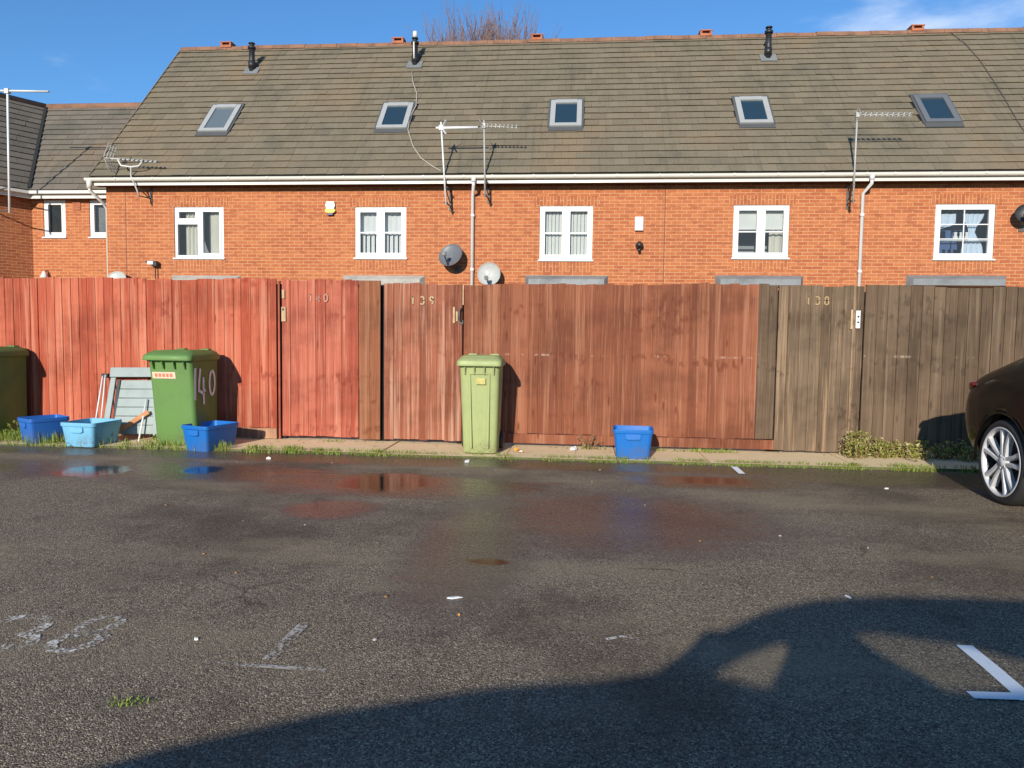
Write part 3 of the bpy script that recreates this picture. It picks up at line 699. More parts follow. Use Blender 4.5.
    if hs['flue']:
        fx, fy, fh = hs['flue']; b0 = onroof(fx, fy, .03); top = onY(fx, fy-fh, b0.y).z
        f_ = MB(); f_.tube([b0-Vector((0,0,.1)), (b0.x, b0.y, top-.12)], 0.075, 12); f_.tube([(b0.x, b0.y, b0.z+.05), (b0.x, b0.y, b0.z+.22)], .095, 12)
        f_.tube([(b0.x, b0.y, top-.16), (b0.x, b0.y, top-.10)], 0.105, 12); f_.tube([(b0.x, b0.y, top-.10), (b0.x, b0.y, top-.03)], .055, 10)
        f_.tube([(b0.x, b0.y, top-.03), (b0.x, b0.y, top)], .085, 12)
        ff = f_.build('flue', 'blackplastic', rf)
        if i == 1: q_ = MB(); q_.tube([(b0.x, b0.y, top), (b0.x, b0.y, top+.16)], .06, 10); q_.tube([(b0.x, b0.y-.11, b0.z+.1), (b0.x-.01, b0.y-.11, top-.14)], .022, 8); q_.build('flue_cap', 'gutter', ff)
        tb = b0.y-YE; sb = MB(); slab(sb, b0.x-.20, b0.x+.20, tb-.12, tb+.10, .034, .046); sb.build('lead_slate', 'lead', ff)
    # fascia, soffit, gutter
    fa = MB(); fa.box(xa-over, xb, YH-OVH, YH-OVH+.02, ZWALL-.055, ZE-.03); fa.build('fascia', 'gutter', t)
    sf_ = MB(); sf_.box(xa-over, xb, YH-OVH+.021, YH+.001, ZWALL-.035, ZWALL-.02); sf_.build('soffit', 'soffit', t)
    gu = MB(); prof = []
    for k_ in range(9): a = PI + k_*PI/8; prof.append((math.cos(a)*.055, math.sin(a)*.065))
    prof += [(.06, .012), (.048, .012), (.045, -.0)] + [(math.cos(a)*.047, math.sin(a)*.057) for a in [2*PI - k_*PI/8 for k_ in range(1, 8)]] + [(-.045, 0.0), (-.048, .012), (-.06, .012)]
    yg = YH-OVH-.062; zg = ZE-.045
    x_l = xa-over-(.10 if i == 0 else 0)
    gu.loft([[Vector((xx_, yg+a, zg+b)) for a, b in prof] for xx_ in (x_l, xb-.001)], sm=False)
    for k_ in range(5): xx_ = xa+.5+k_*.9; gu.box(xx_-.015, xx_+.015, yg-.064, yg-.054, zg-.03, zg+.014)
    gu.build('gutter', 'gutter', t)
    if i in (1, 3):                                  # downpipe on the joint to the next house
        xd = XB[i+1] + (0.02 if i == 1 else 0); dp = MB()
        dp.tube([(xd+.06, yg, zg-.05), (xd+.06, yg, zg-.20), (xd, YH-.06, zg-.36), (xd, YH-.06, 0.1)], .037, 10)
        dp.tube([(xd+.06, yg, zg+.0), (xd+.06, yg, zg-.13)], .052, 10)
        for z_ in (3.9, 2.7, 1.5): dp.tube([(xd, YH-.06, z_), (xd, YH-.06, z_+.06)], .047, 10)
        dp.build('downpipe', 'upvc', t)
    if i == 0:                                       # swan neck at the free end of the gutter
        xd = xa - .16; dp = MB(); dp.tube([(xd, yg, zg-.02), (xd, yg, zg-.22)], .06, 10)
        dp.tube([(xd, yg, zg-.2), (xd, yg, zg-.26), (xd+.10, YH-.02, zg-.5), (xa-.05, YH+.1, zg-.62), (xa-.05, YH+.1, 0)], .037, 10); dp.build('downpipe', 'gutter', t)

# ------------------------------------------------------------------ wing on the left
cx = xat(32, 215, YW); corner = Vector((cx, YW, 0))
bdir = Vector((-math.sin(rad(34-5.3)), -math.cos(rad(34-5.3)), 0))   # wall running forward from the corner
inn = Vector((bdir.y, -bdir.x, 0)).normalized()
if inn.x > 0: inn = -inn                                            # into the building
ZWE = zat(70, 190.5, YW-.25); SW = 0.95; RW = 3.1
for _ in range(6): zr_ = zat(95, 106.5, YW-.25+RW); RW = (zr_-ZWE)/SW
ZWR = ZWE + RW*SW
XR = xat(107, 230, YH) + 1.5
def inter(p, d, q, e):                     # meeting point of two level lines
    den = d.x*e.y - d.y*e.x; tt = ((q.x-p.x)*e.y - (q.y-p.y)*e.x)/den; return p + d*tt
ew = 0.25
XD = Vector((1,0,0))
eA0 = Vector((cx, YW-ew, 0)); eB0 = corner - inn*ew
eC = inter(eA0, XD, eB0, bdir)                                       # eaves corner
rC = inter(Vector((cx, YW-ew+RW, 0)), XD, corner + inn*(RW-ew), bdir)  # ridge corner
LB = 9.0
t = thing('corner_house', 'lower brick house on the far left with two narrow windows and a roof valley', 'house', (cx, YW, 0))
wins = [((43, 200), (66, 237)), ((89, 200), (113, 237))]
wb = MB(); ZT = ZWE-.12
xs = []
for a, b in wins: p, q = onY(*a, YW), onY(*b, YW); xs.append((p.x, q.x, q.z, p.z))
xmid = (xs[0][1]+xs[1][0])/2
wall_with_hole(wb, cx, xmid, -.02, ZT, *xs[0], YW); wall_with_hole(wb, xmid, XR+1, -.02, ZT, *xs[1], YW)
far = corner + bdir*LB
wb.add([corner+Vector((0,0,-.02)), far+Vector((0,0,-.02)), far+Vector((0,0,ZT)), corner+Vector((0,0,ZT))], [(0,3,2,1)])
wb.build('wall', 'brick', t)
for x0, x1, z0, z1 in xs:
    fr = MB(); yf = YW+.025; rect_frame(fr, x0, x1, z0, z1, yf, yf+.07, .085); rect_frame(fr, x0+.087, x1-.087, z0+.087, z1-.087, yf-.012, yf+.05, .035)
    f = fr.build('window', 'upvc', t, bevel=.004)
    MB().box(x0+.1, x1-.1, yf+.02, yf+.026, z0+.1, z1-.1).build('pane', 'glass', f)
    MB().box(x0-.03, x1+.03, YW-.045, YW+.03, z0-.035, z0-.001).build('sill', 'upvc', f, bevel=.006)
    c = MB()
    if x0 == xs[0][0]: folds(c, (x0+x1)/2+.10, x1, z0, z1, YW+.2, .02, 2)
    else: c.box(x0, x1, YW+.16, YW+.17, z0+.1, z1)
    c.build('blind', 'blind' if x0 == xs[0][0] else 'lead', f)
    rm = MB(); X0, X1, Z0, Z1, Y0 = x0-.2, x1+.2, z0-.3, z1+.2, YW+.13
    rm.add([(X0,Y0,Z0),(X1,Y0,Z0),(X1,Y0,Z1),(X0,Y0,Z1),(X0,Y0+1.4,Z0),(X1,Y0+1.4,Z0),(X1,Y0+1.4,Z1),(X0,Y0+1.4,Z1)], [(4,5,6,7),(0,4,7,3),(1,2,6,5),(0,1,5,4),(3,7,6,2)])
    rm.build('room', 'room', f)
def up(p, z): return Vector((p.x, p.y, z))
rb = MB()
A = up(eC, ZWE); B = Vector((XR, YW-ew, ZWE)); C_ = Vector((XR, YW-ew+RW, ZWR)); D_ = up(rC, ZWR)
tiles(rb, A, B, C_, D_, 16, .33, trnd)
fe = eB0 + bdir*LB; fr_ = corner + inn*(RW-ew) + bdir*LB
tiles(rb, up(fe, ZWE), A, D_, up(fr_, ZWR), 16, .33, trnd)
rf = rb.build('roof', 'tile_wing', t)
ub = MB(); ub.add([A, B, C_, D_], [(0,1,2,3)]); ub.add([up(fe, ZWE), A, D_, up(fr_, ZWR)], [(0,1,2,3)])
ub.add([D_, C_, C_+Vector((0, RW, -RW*SW)), D_+Vector((0, RW, -RW*SW))], [(0,1,2,3)])
ub.add([up(fr_, ZWR), D_, D_+inn*RW-Vector((0,0,RW*SW)), up(fr_, ZWR)+inn*RW-Vector((0,0,RW*SW))], [(0,1,2,3)])
ub.build('underlay', 'underlay', rf)
vl = MB(); nv = Vector((0,-.02,.075)); vl.bar(A+nv, D_+nv, .075, .02); vl.build('valley_lining', 'underlay', rf)
rg = MB(); rg.tube([D_+Vector((-.05,0,-.02)), C_+Vector((0,0,-.02))], .12, 8); rg.tube([up(fr_, ZWR-.02), D_-Vector((0,0,.02))], .12, 8); rg.build('ridge', 'ridge', rf)
gu = MB(); up_ = Vector((0,0,1))
for a, b in ((A, B), (A, up(fe, ZWE))):
    d = (b-a).normalized(); nn = Vector((d.y, -d.x, 0)); 
    if nn.y > 0: nn = -nn
    gu.bar(a+nn*.04-up_*.05, b+nn*.04-up_*.05, .10, .075)
gu.build('gutter', 'gutter', t)
fa = MB()
for a, b in ((A, B), (A, up(fe, ZWE))):
    fa.bar(a-up_*.125+Vector((0,.03,0)), b-up_*.125+Vector((0,.03,0)), .02, .14)
fa.build('fascia', 'gutter', t)
vb = MB(); p = onY(77, 206, YW); vb.box(p.x-.11, p.x+.11, YW-.02, YW+.02, p.z-.11, p.z+.11)
for k in range(4): vb.box(p.x-.1, p.x+.1, YW-.03, YW-.021, p.z-.09+k*.05, p.z-.065+k*.05)
vb.build('air_vent', 'vent', t)

# ------------------------------------------------------------------ aerials, dishes and wall boxes
def mast_aerial(label, x, top_px, bot_px, y, boom, elements, mat, style='yagi', lean=0.0):
    """mast on a wall bracket; boom = (px0, px1, py) ; elements = count"""
    P = onY(*top_px, y); Q = onY(*bot_px, y)
    t = thing('television_aerial', label, 'aerial', Q, group='television aerials on the houses')
    MB().tube([Q, P], .019, 8).build('mast', mat, t)
    bk = MB(); zq = Q.z
    for dz in (.05, .38):
        bk.bar((Q.x, y+.01, zq+dz), (Q.x+.02, YH-.012, zq+dz), .022, .022); bk.tube([(Q.x-.035, y, zq+dz), (Q.x+.035, y, zq+dz)], .02, 6)
    bk.bar((Q.x+.02, YH-.02, zq-.06), (Q.x+.02, YH-.02, zq+.48), .045, .02); bk.bar((Q.x, y+.02, zq+.33), (Q.x+.02, YH-.02, zq+.10), .018, .018)
    bk.build('bracket', 'bracket', t)
    a, b = onY(boom[0], boom[2], y), onY(boom[1], boom[3], y)
    bm = MB(); bm.tube([a, b], .030 if style == 'log' else .013, 8)
    bm.box(P.x-.035, P.x+.035, y-.04, y+.04, a.z-.05, a.z+.05); bm.build('boom', mat, t)
    el = MB(); n = elements
    for k in range(n):
        c = a.lerp(b, (k+.6)/n)
        if style == 'log': continue
        ln = .17 - .05*k/n
        el.tube([c+Vector((0,-ln,.02)), c+Vector((0,ln,.02))], .006, 5); el.box(c.x-.012, c.x+.012, c.y-.012, c.y+.012, c.z-.02, c.z+.05)
        if style == 'cross':
            el.tube([c+Vector((-.04,-.02,-.055)), c+Vector((.04,.02,.055))], .006, 5); el.tube([c+Vector((.04,-.02,-.055)), c+Vector((-.04,.02,.055))], .006, 5)
    if style == 'log':
        c = a.lerp(b, .18)
        for s_ in (-1, 1):
            el.bar(c+Vector((-.03, 0, 0)), c+Vector((.07, -.06, .15*s_)), .05, .012)
    else:
        c = a.lerp(b, .03)
        for s_ in (-1, 1):
            for w_ in (-.12, -.04, .04, .12): el.tube([c+Vector((.02,w_,0)), c+Vector((-.05, w_, .11*s_))], .005, 4)
            el.tube([c+Vector((-.03,-.14,.07*s_)), c+Vector((-.03,.14,.07*s_))], .005, 4)
    el.build('elements', mat, t)
    return t
mast_aerial('white thick boomed aerial on a mast left of the central white downpipe', 0, (441, 122), (446, 205), YH-.42, (436, 478, 128, 127.5), 6, 'upvc', 'log')
mast_aerial('thin grey aerial on a mast just right of the central white downpipe', 0, (484, 120), (485, 197), YH-.42, (481, 518, 126, 127.5), 9, 'aerial_grey')
mast_aerial('long comb like aerial on a leaning mast beside the right hand downpipe', 0, (857.5, 111), (853, 203), YH-.42, (857, 912, 115, 115), 10, 'aerial_grey', 'cross')
# low aerial over the left end of the gutter, with its angled reflector
y = YH-.40; Q = onY(139, 197, y)
t = thing('television_aerial', 'low aerial with an angled wire reflector above the left gutter end', 'aerial', Q, group='television aerials on the houses')
MB().tube([Q, onY(137, 190, y), onY(131, 176, y), onY(131, 166, y)], .018, 8).build('mast', 'aerial_grey', t)
bk = MB(); zq = Q.z
for dz in (.03, .2): bk.bar((Q.x, y, zq+dz), (Q.x+.06, YH-.012, zq+dz), .02, .02)
bk.bar((Q.x+.06, YH-.02, zq-.08), (Q.x+.06, YH-.02, zq+.3), .045, .02); bk.bar((Q.x, y, zq+.2), (Q.x+.06, YH-.02, zq), .018, .018); bk.build('bracket', 'bracket', t)
bm = MB(); bm.tube([onY(106, 158, y), onY(158, 162.5, y)], .012, 8)
bm.tube([onY(118, 160, y), onY(121, 165.5, y), onY(131, 167, y), onY(139, 166, y), onY(142, 162, y)], .02, 8); bm.build('boom', 'aerial', t)
el = MB()
for k in range(9):
    c = onY(121, 160, y).lerp(onY(157, 162.5, y), k/8)
    el.tube([c+Vector((0,-.13,.02)), c+Vector((0,.13,.02))], .007, 5); el.box(c.x-.028, c.x+.018, c.y-.05, c.y+.03, c.z-.004, c.z+.035)
for w_ in (-.15, -.05, .05, .15):
    o = Vector((0, w_, 0)); el.tube([onY(113, 144.5, y)+o, onY(108, 158, y)+o, onY(113, 172, y)+o], .009, 5)
for q_ in ((113, 145), (110.5, 151), (110.5, 165), (113, 172)):
    c = onY(*q_, y); el.tube([c-Vector((0,.15,0)), c+Vector((0,.15,0))], .007, 5)
el.build('elements', 'aerial_grey', t)
# tall white aerial at the left edge, on the angled wall
yL = onY(8, 205, YW-1.1).y; P, Q = onY(7.5, 91, yL), onY(9.5, 213, yL)
t = thing('television_aerial', 'tall white aerial mast at the far left edge on the angled wall', 'aerial', Q, group='television aerials on the houses')
MB().tube([Q, P], .026, 8).build('mast', 'upvc', t)
bm = MB(); bm.tube([onY(-14, 90.5, yL), onY(49, 91.5, yL)], .026, 8); bm.box(P.x-.05, P.x+.05, yL-.05, yL+.05, P.z-.06, P.z+.05); bm.build('boom', 'aerial', t)
bk = MB()
for dz in (.08, .62):
    a = Q+Vector((0,0,dz)); den = inn.dot(bdir) or 1
    k = (corner - a).dot(inn); bk.tube([a, a + inn*k], .018, 6)
bk.build('bracket', 'bracket', t)

def dish(label, px, py, w_px, mat, tilt=(0, 0), group='satellite dishes on the brick wall', yoff=.30):
    c = onY(px, py, YH-yoff); r = w_px/2*(YH-yoff)/F
    t = thing('satellite_dish', label, 'satellite dish', c, group=group)
    ax = Vector((tilt[0], -1, tilt[1])).normalized(); prof = []
    for k in range(9): rr = r*k/8; prof.append((rr, .22*rr*rr/r - .22*r))
    prof += [(r*1.02, .012), (r*1.02, -.002)] + [(r*k/8, .22*(r*k/8)**2/r - .22*r - .012) for k in range(7, -1, -1)]
    MB().lathe(prof, c, ax, 28).build('reflector', mat, t)
    ar = MB(); x = ax.cross(Vector((0,0,1))).normalized(); dn = x.cross(ax).normalized()
    if dn.z > 0: dn = -dn
    tip = c + ax*r*1.0 + dn*r*.55
    ar.tube([c + dn*r*.98 - ax*.03, tip], .014, 6); ar.box(tip.x-.04, tip.x+.04, tip.y-.03, tip.y+.06, tip.z-.03, tip.z+.05)
    ar.build('receiver_arm', 'blackplastic', t)
    wl = MB(); b0 = c - ax*(.22*r); wl.tube([b0, (b0.x, YH-.09, b0.z-.02)], .025, 8); wl.tube([(b0.x, YH-.09, b0.z), (b0.x, YH-.09, b0.z-.2), (b0.x+.1, YH-.02, b0.z-.26)], .02, 8)
    wl.box(b0.x+.04, b0.x+.16, YH-.025, YH-.004, b0.z-.34, b0.z-.2); wl.build('wall_mount', 'bracket', t)
dish('dark grey satellite dish left of the central white downpipe', 450.5, 255, 25, 'dish_dark', (-.30, .52))
dish('pale grey satellite dish behind the fence right of the central downpipe', 489, 274, 23, 'dish_pale', (-.1, .12))
dish('black satellite dish at the right edge of the brick wall', 1025, 213, 16, 'blackplastic', (-.3, .1))
dish('top of a pale dish peeping over the red fence at left', 116, 281, 22, 'dish_pale', (.0, .4))

def at_wall(px, py, Y=YH): return onY(px, py, Y)
p = at_wall(331, 209); t = thing('alarm_box', 'white and yellow burglar alarm box on the brick wall', 'alarm box', (p.x, YH, p.z))
def hexa(mb, r, y0, y1, z0, z1, m):
    ring = [(-r*.8, z1), (-r, (z0+z1)/2), (-r*.62, z0), (r*.62, z0), (r, (z0+z1)/2), (r*.8, z1)]
    mb.loft([[Vector((p.x+a, y0, p.z+b)) for a, b in ring], [Vector((p.x+a, y1, p.z+b)) for a, b in ring]], m, False)
a = MB(); hexa(a, .115, YH-.07, YH-.001, -.03, .16, 0); a.build('cover', 'upvc', t, bevel=.008)
a = MB(); hexa(a, .13, YH-.085, YH-.002, -.10, -.005, 0); a.build('body', 'yellow', t, bevel=.008)
a = MB(); a.box(p.x-.07, p.x+.07, YH-.075, YH-.003, p.z-.15, p.z-.10); a.build('strobe', 'navy', t, bevel=.01)
p = at_wall(639, 224); t = thing('wall_box', 'small white rectangular box on the brick wall above a black lamp', 'utility box', (p.x, YH, p.z))
MB().box(p.x-.09, p.x+.09, YH-.07, YH-.001, p.z-.15, p.z+.15).build('box_body', 'upvc', t, bevel=.008)
MB().box(p.x-.07, p.x+.07, YH-.078, YH-.0705, p.z-.13, p.z+.13).build('box_lid', 'upvc', t, bevel=.004)
p = at_wall(639, 248); t = thing('security_light', 'small dark round lamp below the white box on the wall', 'outdoor light', (p.x, YH, p.z))
MB().lathe([(0.001, -.03), (.05, -.03), (.085, .0), (.085, .05), (.03, .11), (.001, .11)], (p.x, YH-.11, p.z+.02), (0, .25, 1), 16).build('lamp_head', 'blackplastic', t)
MB().tube([(p.x, YH-.11, p.z-.02), (p.x, YH-.09, p.z-.10)], .03, 10).build('sensor', 'blackplastic', t)
MB().box(p.x-.03, p.x+.03, YH-.10, YH-.001, p.z-.0, p.z+.05).build('bracket', 'bracket', t)
p = at_wall(156, 264); t = thing('security_light', 'black and white floodlight on a stalk near the leftmost window', 'outdoor light', (p.x, YH-.1, p.z))
MB().box(p.x-.10, p.x+.04, YH-.20, YH-.08, p.z-.03, p.z+.05).build('lamp_head', 'upvc', t, bevel=.01)
b = MB(); b.box(p.x-.03, p.x+.10, YH-.16, YH-.05, p.z-.06, p.z+.06); b.box(p.x-.16, p.x-.10, YH-.18, YH-.1, p.z+.02, p.z+.06); b.build('sensor', 'blackplastic', t, bevel=.01)
MB().tube([(p.x+.03, YH-.08, p.z-.05), (p.x+.03, YH-.08, p.z-.9)], .014, 6).build('stalk', 'blackplastic', t)
p = at_wall(48, 276, YW); t = thing('security_light', 'small white cone lamp on the wall just above the red fence', 'outdoor light', (p.x, YW, p.z))
MB().lathe([(0.001, .12), (.03, .11), (.10, -.05), (.09, -.06), (.001, -.02)], (p.x, YW-.14, p.z), (0, 0, 1), 14).build('lamp_shade', 'upvc', t)
MB().tube([(p.x, YW-.14, p.z+.1), (p.x, YW-.002, p.z+.14)], .015, 6).build('bracket', 'blackplastic', t)

# cables on the roof
pts = [onroof(a, b, .05) for a, b in ((412, 71), (413, 82), (417, 94), (416, 106), (409, 118), (408, 130), (413, 146), (421, 158), (432, 166), (441, 171))]
tag(MB().tube(pts, .013, 5).build('roof_cable', 'cable_pale'), 'thin pale cable running down the roof from the second flue past a skylight', 'cable')
pts = [onroof(a, b, .05) for a, b in ((949, 31), (966, 44), (980, 60), (992, 78), (1004, 97), (1016, 118), (1030, 140))]
tag(MB().tube(pts, .008, 5).build('roof_cable', 'bracket'), 'thin dark cable slanting down the roof at the right end', 'cable')

# ------------------------------------------------------------------ bare tree beyond the roof
def bare_tree(px, Y, top_px, label, seed=3, wide=1.0):
    rnd = random.Random(seed); X = xat(px, 60, Y); top = zat(px, top_px, Y)
    t = thing('bare_tree', label, 'tree', (X, Y, 0), group='bare winter trees beyond the ridge')
    segs = []
    def grow(p, d, ln, r, lvl):
        n = 4; pts = [p]; q = p; dd = d
        for k in range(n):
            dd = (dd + Vector((rnd.uniform(-.14, .14), rnd.uniform(-.14, .14), rnd.uniform(0, .13)))).normalized(); q = q + dd*ln/n; pts.append(q)
        segs.append((pts, r, lvl))
        if lvl >= 6: return
        for k in range(4 if lvl in (1, 2, 3, 4) else 3):
            b = pts[(2, 3, 4, 4)[k]] if lvl else pts[rnd.choice((3, 4, 4))]; az = rnd.uniform(0, 2*PI); sp = rnd.uniform(.28, .62)*wide
            grow(b, (dd + Vector((math.cos(az)*sp, math.sin(az)*sp, .12))).normalized(), ln*rnd.uniform(.66, .84), r*.56, lvl+1)
    grow(Vector((0, 0, 0)), Vector((0, 0, 1)), 4.5, .26, 0)
    sc = top/max(p.z for q in segs for p in q[0]); tr, cw = MB(), MB(); o = Vector((X, Y, 0))
    for pts, r, lvl in segs:
        (tr if lvl < 3 else cw).tube([o + p*sc for p in pts], [max(.010, r*(1-.45*k/4)) for k in range(5)], 7 if lvl < 3 else 3, caps=False)
    tr.build('trunk', 'bark', t); cw.build('crown', 'bark', t)
bare_tree(464, 34, -2, 'tall bare winter tree showing above the middle of the ridge', 11, .62)
bare_tree(500, 35, 3, 'shorter bare tree beyond the ridge, right of the tall one', 4, .6)

# ------------------------------------------------------------------ fence
def boards(mb, px0, px1, top0, top1, zb, rnd, y=YF, wd=0.105, m=0):
    x0, x1 = xat(px0, 360, y), xat(px1, 360, y); za, zb1 = zat(px0, top0, y), zat(px1, top1, y)
    n = max(1, round((x1-x0)/wd)); w_ = (x1-x0)/n; jw = [rnd.uniform(-.09, .09) for _ in range(n+1)]
    for k in range(n):
        a = x0 + (k + (jw[k] if k else 0))*w_ + .001; b = x0 + (k + 1.05 + jw[k+1])*w_ if k < n-1 else x0 + (k+1)*w_
        zt = za + (zb1-za)*(k+.5)/n + rnd.uniform(-.010, .009) + .008*math.sin(k*.37+px0); z0 = zb + rnd.uniform(-.006, .006); yo = rnd.uniform(-.003, .003)
        sk = rnd.uniform(-.004, .004)
        # feather edge: thin at the left edge, thick at the right where it laps over the next board
        yA, yB = (y - .022 + yo, y - .007 + yo) if px0 > 700 else (y - .011 + yo, y - .0195 + yo)
        mb.add([(a,yA,z0),(b,yB,z0),(b,y+.004,z0),(a,y+.004,z0),(a+sk,yA,zt),(b+sk,yB,zt+rnd.uniform(-.004,.004)),(b+sk,y+.004,zt),(a+sk,y+.004,zt)],
               [(0,1,5,4),(4,5,6,7),(1,2,6,5),(3,0,4,7),(2,3,7,6),(3,2,1,0)], m)
    return x0, x1, (za+zb1)/2
frnd = random.Random(5)
def rails(mb, x0, x1, zs=(.35, 1.0, 1.6)):
    for z in zs: mb.box(x0, x1, YF+.006, YF+.05, z-.04, z+.04)
def post(t, px, top, m='post', wpx=0):
    xx = xat(px, 360, YF+.06); wd = wpx or .045; MB().box(xx-wd, xx+wd, YF+.052, YF+.145, -.02, zat(px, top, YF)-.03).build('post', m, t)
def origin(px): return (xat(px, 360, YF), YF, 0)

t = thing('fence_section', 'bright red stained board fence behind the bins and blue boxes at left', 'fence', origin(130), group='board fence sections')
b = MB(); x0, x1, zt = boards(b, -260, 277, 275.5, 279.5, .155, frnd); b.build('board_panel', 'fence_red', t)
g_ = MB(); g_.box(x0, x1, YF-.03, YF+.005, .03, .150); g_.build('gravel_board', 'gravel_board', t)
r_ = MB(); rails(r_, x0, x1); r_.build('rail', 'post', t)
for px in (-120, 60): post(t, px, 280)
post(t, 280, 281, 'gap_shade', .075)
MB().box(xat(279.2, 360, YF)-.012, xat(279.2, 360, YF)+.010, YF-.0, YF+.04, .02, zat(279, 281, YF)).build('edge_batten', 'fence_red_gate', t)

def gate(label, px0, px1, t0, t1, zb, mat, extra=None):
    t = thing('garden_gate', label, 'gate', origin((px0+px1)/2), group='garden gates in the fence')
    b = MB(); x0, x1, zt = boards(b, px0, px1, t0, t1, zb, frnd, y=YF-.004); b.build('board_panel', mat, t)
    r_ = MB(); rails(r_, x0+.02, x1-.02, (.3, 1.0, 1.65)); r_.bar((x0+.08, YF+.03, .34), (x1-.08, YF+.03, .96), .05, .04); r_.build('frame', 'post', t)
    return t, x0, x1
YG = YF - .030
def fn_gate(px, py):
    o = onY(px, py, YG)
    return lambda u, v, l: Vector((o.x+u, YG-l, o.z+v))
t, x0, x1 = gate('faded red garden gate left of the dark gap in the fence', 282.5, 359, 280, 280.5, .07, 'fence_red_gate')
n_ = MB(); digits(n_, '140', fn_gate(309, 301.5), .085, .016, .088); n_.build('house_number', 'digit_faint', t)
l_ = MB(); p = onY(283.5, 312, YG); l_.box(p.x-.022, p.x+.03, YG-.012, YG+.002, p.z-.11, p.z+.06); l_.tube([(p.x, YG-.016, p.z+.03), (p.x, YG-.008, p.z+.03)], .014, 10, 1)
l_.build('lock_plate', ['rustwood', 'blackplastic'], t, bevel=.003)
h_ = MB(); p = onY(283, 294, YG); h_.box(p.x-.01, p.x+.02, YG-.01, YG+.002, p.z-.05, p.z+.05); h_.build('hinge', 'rustwood', t)
t = thing('fence_section', 'narrow dull brown board strip between the two red gates', 'fence', origin(370), group='board fence sections')
b = MB(); x0, x1, zt = boards(b, 359.6, 380.5, 280.5, 281, .05, frnd); b.build('board_panel', 'fence_brownish', t)
r_ = MB(); rails(r_, x0, x1); r_.build('rail', 'post', t); post(t, 382.5, 283, 'gap_shade', .085)

t, x0, x1 = gate('worn reddish brown garden gate numbered 139 behind the pale green bin', 384.6, 462.5, 283.5, 284, .06, 'fence_worn')
n_ = MB(); digits(n_, '139', fn_gate(411, 304), .085, .017, .108); n_.build('house_number', 'digit_gold', t)
l_ = MB(); p = onY(456, 315, YG); l_.box(p.x-.035, p.x-.012, YG-.006, YG+.002, p.z-.09, p.z+.09); l_.box(p.x+.0, p.x+.02, YG-.006, YG+.002, p.z-.07, p.z+.04); l_.build('scar', 'rustwood', t)
q_ = MB(); p = onY(461.5, 315, YG); q_.tube([(p.x, YG-.01, p.z+.07), (p.x-.02, YG-.045, p.z+.05), (p.x-.02, YG-.045, p.z-.05), (p.x, YG-.01, p.z-.07)], .012, 8); q_.box(p.x-.03, p.x+.02, YG-.006, YG+.002, p.z-.1, p.z-.06); q_.build('handle', 'bracket', t)
q_ = MB(); p = onY(463.3, 296, YG); q_.box(p.x-.008, p.x+.006, YG-.004, YG+.004, p.z-.1, p.z+.13); q_.build('edge_batten', 'rustwood', t)

t = thing('fence_section', 'long red brown board fence between the pale bin and the grey gate', 'fence', origin(615), group='board fence sections')
b = MB(); boards(b, 463.6, 756.5, 284, 284.3, .165, frnd); b.build('board_panel', 'fence_brown', t)
g_ = MB(); x0, x1 = xat(463.6, 440, YF), xat(773, 440, YF); g_.box(x0, x1, YF-.032, YF+.004, .055, .160); g_.build('gravel_board', 'fence_brown', t)
r_ = MB(); rails(r_, x0, x1); r_.build('rail', 'post', t)
post(t, 463.5, 286, 'gap_shade', .07); post(t, 620, 288); post(t, 776, 287, 'gap_shade', .07)
t = thing('fence_section', 'short weathered grey strip joining the red brown fence to the grey gate', 'fence', origin(765), group='board fence sections')
b = MB(); boards(b, 757, 775, 284.5, 284.8, .168, frnd, wd=.09); b.build('board_panel', 'fence_grey', t)

t, x0, x1 = gate('weathered grey garden gate numbered 138 with a white latch', 776.5, 861, 285, 286, .05, 'fence_grey_gate')
n_ = MB(); digits(n_, '138', fn_gate(806, 304.5), .085, .015, .096); n_.build('house_number', 'digit_gold', t)
l_ = MB(); p = onY(858, 319.5, YG); l_.box(p.x-.024, p.x+.022, YG-.010, YG+.002, p.z-.095, p.z+.095); l_.tube([(p.x, YG-.014, p.z+.03), (p.x, YG-.006, p.z+.03)], .012, 10, 1); l_.tube([(p.x+.0, YG-.014, p.z-.03), (p.x, YG-.006, p.z-.03)], .012, 10, 1); l_.build('lock_plate', ['upvc', 'blackplastic'], t, bevel=.003)
q_ = MB(); p = onY(852, 319, YG); q_.box(p.x-.014, p.x+.008, YG-.005, YG+.002, p.z-.11, p.z+.10); q_.build('scar', 'rustwood', t)

t = thing('fence_section', 'weathered grey brown board fence behind the black car', 'fence', origin(980), group='board fence sections')
b = MB(); x0, x1, zt = boards(b, 862.3, 1330, 286, 289, .06, frnd, wd=.118); b.build('board_panel', 'fence_grey', t)
r_ = MB(); rails(r_, x0, x1); r_.build('rail', 'post', t)
post(t, 862, 289, 'gap_shade', .07)
for px in (1040, 1200): post(t, px, 289)

